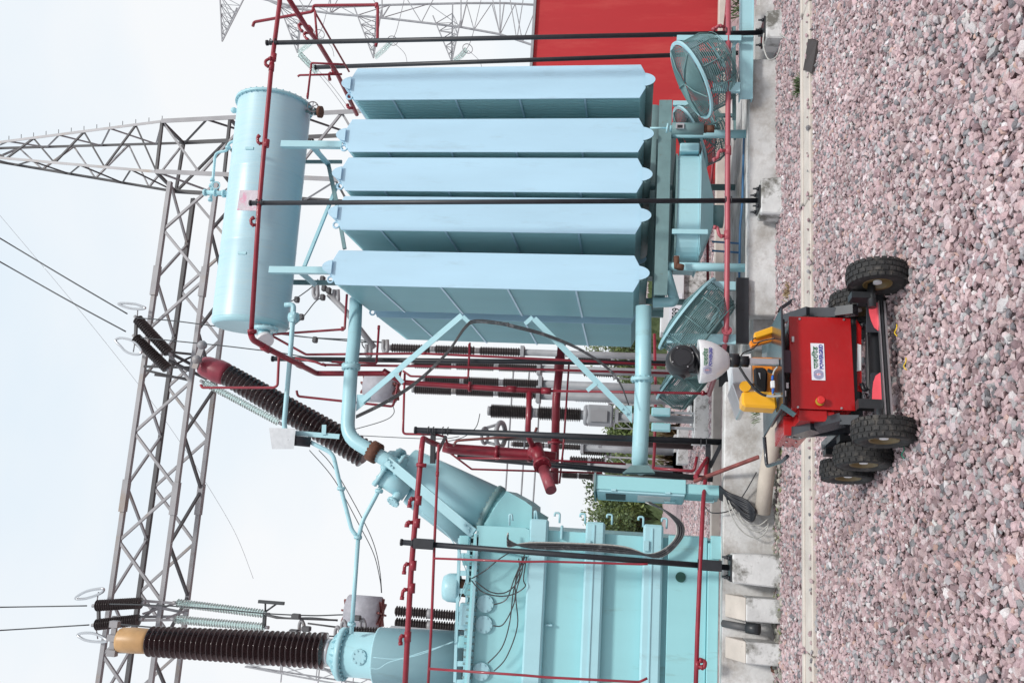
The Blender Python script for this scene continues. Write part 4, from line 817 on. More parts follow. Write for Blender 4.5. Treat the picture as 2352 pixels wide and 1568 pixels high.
pipe('branch_main', 'red branch pipe from the tee to the deluge valve', [('Q',1208,560,10.0),('Q',1196,900,10.1),('Q',1250,990,10.3)], 10.1, 13, bend=.1, joints=[('Q',1207,590)], group='thick red water mains')
pipe('spray_pipe', 'slim level red pipe behind the lower brace', [('Q',1497,330),('Q',1455,960),('Q',1425,1235)], 11.0, 4.5, bend=0, joints=[('Q',1445,1060)])
pipe('spray_pipe', 'slim red pipe falling from the valve to the cabinet', [('Q',690,1050),('Q',1200,1058),('Q',1905,1095)], 10.3, 5, bend=0)
pipe('spray_pipe', 'slim red pipe beside the leaning black post', [('Q',600,990),('Q',790,1132),('Q',1735,1160)], 10.4, 4.5, bend=.01)
pipe('spray_pipe', 'low red pipe beyond the basin left of the cabinet', [('I',985,195,10.4),('I',1240,215,10.4),('I',1260,120,10.4)], 10.4, 7, bend=.04)
pipe('water_main', 'level red pipe in the yard under the insulators', [('F',1020,800),('F',1028,1200),('F',1020,1568),('I',980,200)], 19, 7, bend=0, group='thick red water mains')
pipe('spray_pipe', 'rear lower red spray pipe behind the box fan', [('C',1590,-60,8.9),('C',1575,120,8.9),('M',940,350,11.3),('C',1480,1180),('F',1370,60),('F',1372,460)], 11.3, 6.5, bend=.05)
pipe('spray_pipe', 'thick red spray pipe receding above the rightmost radiator', [('B',255,-30,8.5),('B',400,200,9.2),('B',470,290,9.6),('B',610,520,10.6),('B',745,800,11.6)], 9.2, 13, bend=0, joints=[('B',415,205,9.3),('B',590,500,10.5)],
     nozz=[('B',[(385,170),(335,170),(345,200),(360,215)],7,9.2),('B',[(420,230),(372,232),(385,262),(400,275)],7,9.4),('B',[(585,515),(548,512),(555,552)],7,10.5),('B',[(720,755),(682,752),(680,735)],7,11.3)])
pipe('spray_pipe', 'thin red pipe loop at the top right with a nozzle hanging down', [('B',20,185),('B',28,155),('B',440,82),('B',440,40),('B',890,35),('B',888,270),('B',876,325)], 9.4, 8, bend=.04, joints=[('B',882,40)])
pipe('spray_pipe', 'thin red diagonal pipe reaching the rightmost radiator', [('B',445,60,9.4),('B',460,100,9.4),('B',690,500,10.6)], 9.4, 5.5, bend=.02)
pipe('spray_pipe', 'thin red pipe frame above the rightmost radiator, by the drum end', [('B',400,690),('B',428,440),('B',650,450)], 9.8, 5.5, bend=.02, joints=[('B',402,665)])
pipe('spray_pipe', 'thin red pipe ending left above the rightmost radiator', [('B',332,535),('B',345,525),('B',640,518)], 10.4, 5.5, bend=.01)
pipe('spray_pipe', 'short red stub behind the diagonal red pipe', [('B',452,85),('B',468,280)], 9.6, 6, bend=0)
# rusty bar
tagm(link('rusty_bar', MB().bar(P('I',1240,278,8.66), P('I',1655,122,8.3), .035,.02), redbr, None, loc=P('I',1655,122,8.75)), 'rusty brown flat bar leaning from the cabinet to the duct', 'bar')

# ------------------------------------------------------------------ cables
def cable(name, label, pts, Y, rpx, m=cab, n=7, group=None, cat='cable'):
    p = PL(Y, *pts); mb = MB(); mb.spline(p, PX(rpx/2, Y), n); return tagm(link(name, mb, m, None, loc=p[-1]), label, cat, group)
t = thing('cable_bundle', 'thick bundle of grey and black cables looping from the cabinet along the tank', 'cable bundle', P('I',1150,560,8.72))
for k in range(10):
    o_ = (k-4.5)*4.6; j = random.uniform(-4,4)
    pts = [('I',945-o_*.7,412,8.9),('I',1060+o_*.2,470),('I',1150+o_,560+j),('I',1130+o_,660),('I',1000+o_*.6,740+o_*.6+12),('I',800,722-o_+j),('I',560,702-o_+j),('I',200,690-o_*.8+j),('I',60,640-o_*.8+8*k),('H',1650,610+8*k+j)]
    mb = MB(); mb.spline(PL(8.74-.008*(k % 3), *pts), PX(1.9,8.8), 6); link('cable', mb, cab if k % 3 else cabl, t)
t = thing('cable_bundle', 'loose bundle of black cables falling from the cabinet into the rubble', 'cable bundle', Gz('I',1660,490,.02))
for k in range(11):
    j = random.uniform(-12,12)
    mb = MB(); mb.spline(PL(8.7, ('I',1405,310+k*8), ('I',1450+k*4,340+k*10+j,8.58), ('I',1530+k*4,372+k*15+j,8.54), ('I',1585+k*3,410+k*12,8.5), ('I',1632,462+j*.5+k*3,8.42)), PX(2.6,8.8), 6); link('cable', mb, blk, t)
cable('loop_cable', 'thin grey cable loop hanging left of the cement duct', [('I',1440,380,8.57),('I',1480,500),('I',1550,600),('I',1640,640),('I',1700,600),('I',1716,545)], 8.5, 3, cabl, group='loose cable loops')
cable('loop_cable', 'inner grey cable loop hanging beside the cement duct', [('I',1460,400,8.57),('I',1500,480),('I',1560,560),('I',1650,600),('I',1712,560)], 8.5, 3, cabl, group='loose cable loops')
cable('loop_cable', 'short grey cable loop touching the end of the duct', [('I',1520,460,8.57),('I',1560,540),('I',1650,560),('I',1712,520)], 8.5, 3, cabl, group='loose cable loops')
cable('loop_cable', 'thin black cable rising from the duct to the cabinet', [('I',1310,440,8.6),('I',1360,480),('I',1480,460),('I',1560,360),('I',1640,220,8.5)], 8.56, 2.5, blk, group='loose cable loops')
for k, (pts, lb) in enumerate([([('H',1415,900),('H',1500,850),('H',1600,770),('H',1700,710)],'cable rising from the relief dome to the right over the tank'),
    ([('H',1415,910),('H',1480,980),('H',1580,1010),('H',1680,1000),('H',1758,950),('I',150,900),('I',170,760)],'cable sagging from the relief dome toward the black post'),
    ([('H',1560,1065),('H',1640,1030),('H',1690,900),('H',1758,740)],'cable from the upper round cover'),
    ([('H',1555,1200),('H',1620,1190),('H',1690,1050),('H',1700,900),('H',1758,760)],'cable from the middle round cover'),
    ([('H',1520,1440),('H',1610,1340),('H',1660,1180),('H',1690,950),('H',1758,790)],'cable from the lowest round cover climbing right'),
    ([('H',1560,1490),('H',1640,1400),('H',1710,1200),('H',1700,1000),('H',1740,850),('I',140,760)],'longest cable on the tank, sagging leftmost'),
    ([('H',1440,915),('H',1540,985),('H',1640,985),('H',1720,900),('I',120,770)],'inner cable of the pair sagging under the dome'),
    ([('H',1330,700),('H',1355,780),('H',1385,880),('H',1350,1000),('H',1320,1100),('H',1310,1300)],'pale cable along the cover rail'),
    ([('H',790,1402),('H',950,1412),('H',1100,1370),('H',1300,1305)],'pale cable from the turret cover to the rail'),
    ([('H',760,1465),('H',820,1475),('H',900,1430),('H',1100,1380),('H',1300,1300)],'second pale cable sagging on the turret'),
    ([('H',1100,480),('H',1200,560),('H',1280,640),('H',1330,720)],'pale cable hanging behind the slanted turret')]):
    cable('instrument_cable', lb+' of the transformer', pts, 8.82 if k < 7 else 8.95, 2.8 if k < 7 else 2.2, cab if k < 7 else teal, group='instrument cables on the transformer')
for k in range(3):
    cable('armoured_cable', ['upper','middle','lower'][k]+' dark cable arching over the pale V shaped braces', [('E',700,1340+k*8),('E',900,1240+k*9),('E',1100,1110+k*9),('E',1300,920+k*8),('E',1420,750+k*9),('E',1500,708+k*9),('E',1700,730+k*9),('F',60,735+k*9),('F',300,800+k*8),('F',550,910+k*6),('F',760,1070+k*6),('F',850,1270)], 8.95, 3, cab, group='cables arching over the braces')
cable('earth_cable', 'grey cable loop hanging over the rightmost pedestal', [('K',245,210),('K',240,280),('K',270,370),('K',320,360),('K',350,290)], 8.2, 4, cabl, group='loose cable loops')
cable('earth_cable', 'grey cable lying curved on gravel below the rightmost pedestal', [('K',345,215,8.2),('K',385,245,8.0),('K',410,300,7.8),('K',425,380,7.7),('K',480,370,7.5),('K',530,325,7.3)], 7.8, 4, cabl, group='loose cable loops')
# blue pipes on the pad
t = thing('blue_water_pipe', 'thin blue water pipe on the pad behind the low wall', 'pipe', P('F',1590,200,9.3)); mb = MB(); mb.tube([P('C',1700,950,9.3), P('C',1690,1400,9.2), P('F',1585,100,9.2), P('F',1580,430,9.2)], PX(2.8,9.2), 8)
for v in (200,260): mb.tube([P('F',1400,v-8,9.25), P('F',1590,v+5,9.25)], PX(2.5,9.2), 8)
link('pipe', mb, mat('blue_pipe_paint',(.05,.15,.30),.5), t)

# ------------------------------------------------------------------ lattice steel
def bracing(t, A, B, n, w, m, th=.006, start=0, name='brace'):
    for i in range(n):
        a0 = A[0].lerp(A[1], i/n); a1 = A[0].lerp(A[1], (i+1)/n); b0 = B[0].lerp(B[1], i/n); b1 = B[0].lerp(B[1], (i+1)/n)
        mb = MB(); mb.angle(*((a0, b1) if (i+start) % 2 else (b0, a1)), w, th*2); link(name, mb, m, t)
t = thing('gantry_beam', 'long galvanised lattice beam of the line gantry spanning above the transformer', 'lattice beam', P('G',800,1000,28.)); Yn, Yff = 28.0, 29.75
zt = P('D',870,1568,Yn).z; zb = P('D',1200,1568,Yn).z; xA = P('A',1165,1215,Yn).x-.3; xB = -15
Cn = {'nt': ((xA,Yn,zt),(xB,Yn,zt)), 'nb': ((xA,Yn,zb),(xB,Yn,zb)), 'ft': ((xA,Yff,zt),(xB,Yff,zt)), 'fb': ((xA,Yff,zb),(xB,Yff,zb))}
Cn = {k: (Vector(a), Vector(b_)) for k, (a, b_) in Cn.items()}
for k in Cn:
    mb = MB(); mb.angle(*Cn[k], .15,.02); link('chord', mb, galv if k[0] == 'n' or k == 'fb' else galvd, t)  # far top chord in the dark steel, its shade painted in
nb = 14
bracing(t, Cn['nt'], Cn['nb'], nb, .09, galv); bracing(t, Cn['ft'], Cn['fb'], nb, .09, galv, start=1); bracing(t, Cn['nt'], Cn['ft'], nb, .08, galv, start=1); bracing(t, Cn['nb'], Cn['fb'], nb, .09, galvd)  # bottom face braces dark: underside shade put into the colour
for kx in (-1.35,-8.2,):
    for k in ('nt','nb','fb'):
        q = Cn[k][0].copy(); q.x = P('D',1000,450,Yn).x if kx > -2 else P('G',820,370,Yn).x; mb = MB(); mb.box(q+Vector((0,-.02,0)), (1.1,.21,.21)); link('splice_plate', mb, galv, t)
# gantry column with peak
t = thing('gantry_column', 'galvanised lattice column of the gantry tapering to a peak behind the conservator', 'lattice tower', (P('B',385,1000,28.).x, 28.8, 0))
leg = [[('A',1130,850,Yn),('B',385,800,Yn)],[('A',1280,1000,Yff),('B',370,962,Yff)],[('A',1090,1200,Yn),('B',345,1243,Yn)],[('A',1225,1338,Yff),('B',330,1390,Yff)]]
legs = []
for a, b_ in leg:
    a = P(a[0],a[1],a[2],a[3]); b_ = P(b_[0],b_[1],b_[2],b_[3]); b0_ = a+(b_-a)*(a.z/(a.z-b_.z)); legs.append((b0_, a))
zk = sum(l[1].z for l in legs)/4
apex = P('A',-90,1065,28.8)
pk = []
for i, (b0_, a) in enumerate(legs):
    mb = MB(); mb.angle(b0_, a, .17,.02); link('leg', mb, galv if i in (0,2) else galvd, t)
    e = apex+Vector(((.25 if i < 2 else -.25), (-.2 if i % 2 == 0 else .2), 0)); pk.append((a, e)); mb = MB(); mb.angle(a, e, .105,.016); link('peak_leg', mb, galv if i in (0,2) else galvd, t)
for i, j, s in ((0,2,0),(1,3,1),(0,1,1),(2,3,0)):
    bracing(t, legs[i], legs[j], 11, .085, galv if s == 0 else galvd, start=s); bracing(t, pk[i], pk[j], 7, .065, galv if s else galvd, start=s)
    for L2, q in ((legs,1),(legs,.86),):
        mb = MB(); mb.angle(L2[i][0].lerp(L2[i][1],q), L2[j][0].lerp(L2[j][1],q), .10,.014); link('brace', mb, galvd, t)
mb = MB()
for k in range(14):
    q = pk[0][0].lerp(pk[0][1], k/14); mb.cyl(q, q+Vector((.22,-.05,0)), .012, n=5)
link('climbing_bolts', mb, galvd, t, kind='stuff')
# porcelain strain strings on the beam
def corona(t, c, ax, sx=.5, sz=.2):
    mb = MB(); ax = Vector(ax).normalized(); a = Vector((1,0,0)); a = (a-ax*a.dot(ax)).normalized(); b_ = ax.cross(a); pts = []
    for i in range(21):
        w = 2*pi*i/20; pts.append(Vector(c)+a*(abs(cos(w))**.6*(1 if cos(w) > 0 else -1)*sx)+b_*(abs(sin(w))**.6*(1 if sin(w) > 0 else -1)*sz))
    mb.tube(pts, .03, 8, caps=False); link('corona_ring', mb, alu, t)
def racetrack(t, r, pts, Y, sw=.5):
    n_ = len(pts); q = [P(r,u,v,Y+sw*cos(2*pi*i/n_)) for i, (u, v) in enumerate(pts)]; q2 = []
    for i in range(n_):
        a, b, c, d = q[i-1], q[i], q[(i+1)%n_], q[(i+2)%n_]
        for k in range(5):
            u = k/5; q2.append(.5*((2*b)+(c-a)*u+(2*a-5*b+4*c-d)*u*u+(3*b-a-3*c+d)*u**3))
    mb = MB(); mb.tube(q2+[q2[0]], .045, 8, caps=False); link('corona_ring', mb, alu, t)
def string(label, p0, p1, rpx, n, Y, m, grp, cor=None, yoke=None, name='insulator_string', core=.45, seg=16):
    a = P(*p0,Y); b_ = P(*p1,Y); t = thing(name, label, 'insulator', b_, grp); mb = MB(); insulator(mb, a, b_, PX(rpx,Y), n, core, seg); link('sheds', mb, m, t)
    mb = MB(); d = (b_-a).normalized(); e = PX(5,Y); mb.cyl(a-d*e*2, a, e*.8, n=10); mb.cyl(b_, b_+d*e*2, e*.8, n=10); link('end_fittings', mb, galv, t)
    if cor:
        c = P(*cor[0],Y); racetrack(t, cor[0][0], cor[1], Y); mb = MB(); mb.cyl(c, a, .02, n=6); link('ring_bracket', mb, galv, t)
    return t
Ys2 = 27.2
string('dark brown strain string on the beam beside the maroon cap, right one', ('D',905,700), ('D',1115,925), 13.5, 20, Ys2, porcf, 'porcelain strain strings', cor=(('D',910,635),((783,602),(815,598),(890,604),(935,618),(958,630),(925,637),(860,632),(810,618))))
string('dark brown strain string on the beam beside the maroon cap, left one', ('D',895,825), ('D',1105,1030), 13.5, 20, Ys2, porcf, 'porcelain strain strings', cor=(('D',880,920),((762,845),(790,828),(845,835),(890,855),(925,895),(932,925),(905,937),(860,930),(825,912),(795,880))))
string('dark brown strain string above the ochre bushing, right one of the pair', ('G',615,1072), ('G',905,1055), 13.5, 20, Ys2, porcf, 'porcelain strain strings', cor=(('G',630,985),((485,1028),(505,1005),(555,980),(620,966),(660,965),(655,985),(605,1010),(540,1028))))
string('dark brown strain string at the beam above the ochre bushing, left one', ('G',612,1195), ('G',890,1162), 13.5, 20, Ys2, porcf, 'porcelain strain strings', cor=(('G',625,1285),((498,1262),(525,1248),(590,1248),(640,1265),(683,1293),(665,1303),(600,1302),(540,1290))))
for (a, b_, lb) in ((('D',900,700),('D',895,830),'small yoke bar joining the upper right pair of strain strings'),(('G',630,1060),('G',632,1200),'small yoke bar joining the strain strings above the ochre bushing')):
    mb = MB(); mb.bar(P(*a,Ys2), P(*b_,Ys2), .09,.09); tagm(link('yoke_bar', mb, galvd, None, loc=P(*a,Ys2)), lb, 'fitting', 'yoke bars')
# glass strings hanging under the beam
string('pale green glass insulator string running down behind the slanted bushing', ('D',1345,1120), ('E',190,1385), 9, 34, 27.5, gm, 'glass insulator strings', core=.3, seg=14)
string('pale green glass string under the beam above the ochre bushing, right one', ('G',1130,1055), ('H',100,1125), 10, 34, 27.5, gm, 'glass insulator strings', core=.3, seg=14)
string('pale green glass string nearest the ochre bushing, left one of its pair', ('G',1120,1160), ('H',95,1210), 10, 34, 27.5, gm, 'glass insulator strings', core=.3, seg=14)
t = thing('yoke_plate', 'slim disc and yoke at the lower end of the two glass strings', 'fitting', P('H',100,1140,27.5)); mb = MB(); mb.bar(P('H',55,1045,27.5), P('H',218,1058,27.5), .1,.1); mb.cyl(P('H',98,1110,27.5), P('H',98,1055,27.5), .03); mb.cyl(P('H',100,1110,27.5), P('H',170,1060,27.5), .03); link('yoke', mb, wire, t); mb = MB(); mb.bar(P('H',95,1120,27.5), P('H',90,1215,27.5), .1,.1); link('spacer', mb, wire, t)
t = thing('hanger_arms', 'small lattice hanger arms under the beam above the left bushing', 'bracket', P('G',1000,1100,27.8), 'lattice hangers under the beam'); mb = MB()
for (a, b_) in (((905,1040),(1210,1062)),((900,1060),(1205,1120)),((720,1145),(1200,1140)),((890,1165),(1200,1160)),((910,1120),(1130,1050)),((1060,1150),(1200,1095))): mb.angle(P('G',*a,27.8), P('G',*b_,28.2), .09,.012)
link('arm', mb, galv, t)
t = thing('hanger_arms', 'small lattice hanger arms under the beam beside the upper right strings', 'bracket', P('D',1200,980,27.8), 'lattice hangers under the beam'); mb = MB()
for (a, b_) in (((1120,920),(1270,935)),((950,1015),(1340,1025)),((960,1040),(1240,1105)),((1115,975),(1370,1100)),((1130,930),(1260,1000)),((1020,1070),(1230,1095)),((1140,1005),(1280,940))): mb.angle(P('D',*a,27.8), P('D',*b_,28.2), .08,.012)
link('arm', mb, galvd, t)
# conductors
def wires(label, pts, Y, px, m=wire, group='overhead conductors', sub=8):
    p = PL(Y, *pts); mb = MB(); mb.spline(p, PX(px/2, Y), 6, sub); return tagm(link('conductor', mb, m, None, loc=p[0]), label, 'wire', group)
wires('thick conductor slanting up right from the upper strain string', [('D',-200,50,24),('D',0,170),('D',450,440),('D',840,668)], Ys2, 3.6)
wires('thick conductor slanting up right, lower of the two parallel ones', [('D',-200,215,24),('D',0,325),('D',450,580),('D',830,785)], Ys2, 3.6)
wires('thick conductor rising straight up over the ochre bushing, right one', [('G',-200,1083,24),('G',0,1082),('G',555,1073)], Ys2, 3.2)
wires('thick conductor rising straight up over the ochre bushing, left one', [('G',-200,1238,24),('G',0,1230),('G',570,1195)], Ys2, 3.2)
wires('fine earth wire crossing the sky from the upper left to the beam', [('D',-150,-160),('D',0,20),('D',480,590),('D',950,1180),('D',1220,1560),('G',1300,260),('G',1500,600),('G',1620,900)], 40, 1.0, galvf)
wires('dropper wire from the upper strain string to the slanted bushing, right one', [('D',900,695),('D',1150,715),('D',1440,752),('E',200,800),('E',430,828),('E',800,860)], 26, 3, wire)
wires('dropper wire from the strain string to the slanted bushing, left one', [('D',930,825),('D',1200,852),('D',1480,880),('D',1690,905),('E',200,925),('E',620,1000)], 26, 3, wire)
wires('dropper wire running past the glass strings to the left, upper one', [('G',700,1062),('G',1000,1070),('G',1400,1095),('H',100,1122),('H',400,1135),('H',600,1130),('H',800,1135)], 26, 3.2, wire)
wires('dropper wire beside the ochre cap falling along the porcelain', [('G',750,1190),('G',1100,1220),('G',1600,1245),('H',200,1245),('H',560,1270)], 10.2, 3.6, wire)
wires('second dropper wire left of the ochre cap', [('G',745,1372),('G',1000,1378),('G',1400,1395),('H',0,1400)], 9.9, 3.0, wire)
wires('curved jumper wire behind the upper oil pipe', [('E',240,780),('E',340,700),('E',430,590),('E',470,565)], 16, 3, wire, 'jumper wires')
wires('second curved jumper wire behind the upper oil pipe', [('E',230,605),('E',300,570),('E',410,490),('E',450,440)], 16, 3, wire, 'jumper wires')
wires('long jumper wire from the drum end toward the insulators', [('E',180,800,17),('E',400,825),('E',700,840),('E',900,860),('Q',0,215),('Q',50,300)], 17, 3, wire, 'jumper wires')
wires('slack jumper wire sagging left of the Y pipe', [('H',380,80),('H',540,270),('H',700,560),('H',790,740),('H',830,900),('H',840,990)], 20, 2, wire, 'jumper wires')
wires('second slack jumper wire sagging left of the Y pipe', [('H',440,80),('H',540,200),('H',720,520),('H',795,690),('H',830,850),('H',842,990)], 20, 2, wire, 'jumper wires')
wires('jumper wire crossing behind the slanted turret', [('E',700,1470),('E',1100,1490),('Q',600,910),('Q',700,895)], 16, 2, wire, 'jumper wires')
wires('jumper wire from the post insulator top', [('Q',850,730),('Q',820,830),('Q',730,900),('Q',620,930)], 16, 2, wire, 'jumper wires')
wires('jumper wire drooping under the grey wave trap', [('Q',215,660),('Q',225,730),('Q',130,790),('Q',-200,880)], 16, 2, wire, 'jumper wires')
wires('level bus wire crossing the sky behind the upright turret', [('H',560,1168),('H',400,1150),('H',230,1150),('H',90,1125)], 18, 3.5, wire, 'jumper wires')
for k, (u, v) in enumerate(((1095,0),(1210,0),(1300,0))):
    wires(['upper','middle','lower'][k]+' grey tubular bus behind the turrets', [('Q',u,380),('Q',u-60,1290),('Q',u-75,1500)], 21, 4, galvf, 'tubular buses')
# far tower, top right
t = thing('transmission_tower', 'tall lattice transmission tower with crossarms at the top right', 'transmission tower', P('C',1500,-400,75)); Yw = 75.
Lg = [('B',-150,-120),('B',220,45),('B',560,95),('B',920,125),('B',1470,190),('C',0,240),('C',235,318)]
Rg = [('B',-150,-200),('B',220,-190),('B',560,-230),('B',920,-290),('B',1470,-380),('C',0,-430),('C',235,-480)]
Lp = PL(Yw, *Lg); Rp = PL(Yw, *Rg); Mp = [l.lerp(r,.5)+Vector((0,3,0)) for l, r in zip(Lp, Rp)]
fL = [Lp[-1]+(Lp[-1]-Lp[-2]).normalized()*24, Mp[-1]+Vector((0,0,-24)), Rp[-1]+Vector((3,0,-24))]
for i, C_ in enumerate((Lp+[fL[0]], Mp+[fL[1]], Rp+[fL[2]])):
    mb = MB()
    for k in range(len(C_)-1): mb.bar(C_[k], C_[k+1], .16,.16)
    link('leg', mb, galvf, t)
for k in range(1,6):
    bracing(t, (Lp[k],Lp[k+1]), (Mp[k],Mp[k+1]), 2 if k < 4 else 3, .09, galvf, start=k); bracing(t, (Lp[k],Lp[k+1]), (Rp[k],Rp[k+1]), 2, .09, galvf, start=k+1)
    mb = MB(); mb.bar(Lp[k], Rp[k], .1,.1); mb.bar(Lp[k], Mp[k], .1,.1); link('brace', mb, galvf, t)
bracing(t, (Lp[-1],fL[0]), (Rp[-1],fL[2]), 6, .1, galvf)
def arm(roots, tip):
    tp = P(*tip,Yw); R_ = [P(*r,Yw) for r in roots]; R_ = [q+Vector((0,s,0)) for q, s in zip(R_, (-1,1.2,-1,1.2))]
    mb = MB()
    for q in R_: mb.bar(q, tp, .11,.11)
    for k in range(1,6):
        u = [q.lerp(tp, k/6) for q in R_]; v = [q.lerp(tp, (k+1)/6) for q in R_]
        for i in range(len(u)): mb.bar(u[i], u[(i+1) % len(u)], .06,.06); mb.bar(u[i], v[(i+1) % len(u)], .05,.05)
    link('crossarm', mb, galvf, t); return tp
a1 = arm((('A',1560,-60),('A',1615,10),('A',1730,30)), ('A',1548,290)); a2 = arm((('B',210,20),('B',320,40),('B',395,80)), ('B',330,368))
a3 = arm((('B',750,95),('B',855,60),('B',935,110)), ('B',860,405)); a4 = arm((('B',1290,150),('B',1395,-20),('B',1480,185)), ('B',1405,430))
for k, (tip, mid, end) in enumerate(((('B',335,368),('B',410,310),('B',475,245)),(('B',870,400),('B',930,350),('B',985,290)),(('B',1420,425),('B',1470,390),('B',1508,345)))):
    nm = ['upper','middle','lower'][k]
    t2 = thing('insulator_string', nm+' pair of pale glass strings on the distant tower crossarm', 'insulator', P(*tip,Yw), 'glass strings of the distant tower')
    for s in (-8,8):
        mb = MB(); p_ = [P(tip[0],tip[1]+s*.3,tip[2]+s,Yw), P(mid[0],mid[1]+s*.6,mid[2]+s,Yw), P(end[0],end[1]+s*.5,end[2]+s,Yw)]
        insulator(mb, p_[0], p_[1], .17, 9, .3, 8); insulator(mb, p_[1], p_[2], .17, 9, .3, 8); link('glass_discs', mb, gm, t2)
    mb = MB(); ring(mb, P(end[0],end[1]+8,end[2]-5,Yw), .5,.04, (0,1,.5), 18, 5); link('corona_ring', mb, galvf, t2)
    wires(nm+' pair of line wires leaving the distant tower upward', [(end[0],end[1],end[2]),(end[0],end[1]+40,end[2]-90),(end[0],end[1]+110,end[2]-380)], Yw, 1.8, galvf, 'line wires of the distant tower')
    wires(nm+' jumper arc below the distant tower crossarm', [(end[0],end[1]+10,end[2]+5),(end[0],end[1]+90,end[2]+80),(end[0],end[1]+110,end[2]+150)], Yw, 1.5, galvf, 'line wires of the distant tower')
t2 = thing('insulator_string', 'pale glass string slanting down left from the upper crossarm tip', 'insulator', P('B',345,378,Yw), 'glass strings of the distant tower'); mb = MB()
for s in (-7,7): insulator(mb, P('B',345+s,378-s,Yw), P('B',468+s,505-s,Yw), .17, 18, .3, 8)
link('glass_discs', mb, gm, t2)
wires('twin line wires running down left from the upper crossarm', [('B',470,510),('B',560,620),('B',670,770)], Yw, 1.6, galvf, 'line wires of the distant tower')
wires('twin line wires beside them, slightly higher', [('B',485,500),('B',580,610),('B',700,770)], Yw, 1.6, galvf, 'line wires of the distant tower')
# far small towers bottom left
for (r, u, v, lb) in (('G',1572,1450,'tiny distant tower peak left of the ochre bushing'),('H',400,1455,'distant tower top between the bushing and the upright turret'),('H',785,1525,'distant tower top just left of the upright turret')):
    q = P(r,u,v,140); t = thing('distant_tower', lb, 'transmission tower', (q.x,140,0), 'distant transmission towers')
    mb = MB()
    for sx in (-1,1):
        for sy in (-1,1):
            a = Vector((q.x+sx*.25,140+sy*.25,q.z)); b_ = Vector((q.x+sx*4.5,140+sy*4.5,0)); mb.bar(a, b_, .22,.22)
    for k in range(10):
        f = k/10; g_ = (k+1)/10; w0 = .25+4.25*f; w1 = .25+4.25*g_; z0 = q.z*(1-f); z1 = q.z*(1-g_)
        mb.bar((q.x-w0,140-w0,z0), (q.x+w1,140-w1,z1), .14,.14); mb.bar((q.x+w0,140-w0,z0), (q.x-w1,140-w1,z1), .14,.14); mb.bar((q.x-w1,140-w1,z1), (q.x+w1,140-w1,z1), .14,.14)
    for hz in (.10,.2): z = q.z*(1-hz); mb.bar((q.x-2.2,140,z), (q.x+2.2,140,z), .16,.16)
    link('mast', mb, galvf, t)

# ------------------------------------------------------------------ switchyard behind
def column(label, top, base, Y, rpx, secs, head=None, stand=None, n=11, tank=None, grp='tall brown insulator columns'):
    a = P('Q',*top,Y); b_ = P('Q',*base,Y); a.x = (a.x+b_.x)/2; b_.x = a.x
    t = thing('insulator_column', label, 'insulator', (b_.x,Y,0), grp); Ln = (a-b_)/secs; r_ = PX(rpx,Y)
    for k in range(secs):
        p0 = b_+Ln*k; p1 = b_+Ln*(k+1); g_ = Ln*.06; mb = MB(); insulator(mb, p0+g_, p1-g_, r_*1.28, int(n*1.5), .72, 16); link('porcelain', mb, porcf, t)
        mb = MB(); mb.cyl(p0-g_*.2, p0+g_, r_*.85, n=14); mb.cyl(p1-g_, p1+g_*.1, r_*.85, n=14); link('metal_collar', mb, galv, t)
    if tank:
        q = b_; mb = MB(); mb.box(q-Vector((0,0,.32)), (.38,.38,.50)); mb.cyl(q, q-Vector((0,0,.1)), .2, n=16); link('terminal_tank', mb, galvf, t, bevel=.03); mb = MB(); mb.box(q-Vector((.03,.21,.3)), (.22,.06,.32)); link('marshalling_box', mb, galv, t)
        b_ = b_-Vector((0,0,.63))
    w = PX(stand or 9, Y); mb = MB(); mb.cyl((b_.x,Y,0), b_, w, n=10); mb.box((b_.x,Y,b_.z), (w*3.4,w*3.4,.08)); link('steel_stand', mb, galvf, t)
    mb = MB(); mb.box((b_.x,Y,.1), (.9,.9,.3)); link('footing', mb, concw, t)
    return t
column('brown insulator column nearest the rear radiators', (190,265), (1160,275), 19.5, 8.5, 3, stand=8)
column('brown insulator column crossed by two slim red pipes', (360,380), (1280,395), 18.5, 8.5, 3, stand=9, n=12)
column('brown insulator column right of the thick red riser', (440,490), (1290,510), 18.0, 9, 3, stand=10, n=11)
column('brown insulator column just left of the thick red riser', (360,560), (1275,590), 17.0, 8.5, 3, stand=11, n=12)
column('brown instrument transformer column with a grey tank halfway down', (910,705), (1600,745), 16.5, 13, 2, stand=9, n=16, tank=True, grp='instrument transformers')
column('thin insulator column left of the black post', (1075,950), (1590,975), 24, 6, 2, stand=8, n=13, grp='far insulator columns')
column('partly hidden insulator column behind the black post', (1000,905), (1720,935), 22, 6, 2, stand=7, n=13, grp='far insulator columns')
column('short insulator column behind the red valve pipes', (1440,1095), (1640,1102), 24, 6, 1, stand=9, n=11, grp='far insulator columns')
column('short insulator column above the cabinet', (1440,1175), (1680,1187), 24, 6, 2, stand=7, n=9, grp='far insulator columns')
for (u, v, lb) in ((2130,720,'aqua mechanism box on the instrument transformer stand, right side'),(2130,830,'aqua mechanism box on the instrument transformer stand, left side')):
    q = P('Q',u+30,v,16.3); t = thing('mechanism_box', lb, 'box', (q.x,16.3,0), 'aqua mechanism boxes'); mb = MB(); mb.box(q, (.15,.2,PX(42,16.3))); link('case', mb, tealt, t, bevel=.01); mb = MB(); mb.box(q-Vector((0,.106,0)), (.11,.01,PX(38,16.3))); link('door', mb, teal, t); mb = MB(); mb.bar((q.x,16.3,0), q-Vector((0,0,PX(22,16.3))), .05,.05); link('leg', mb, galvf, t)
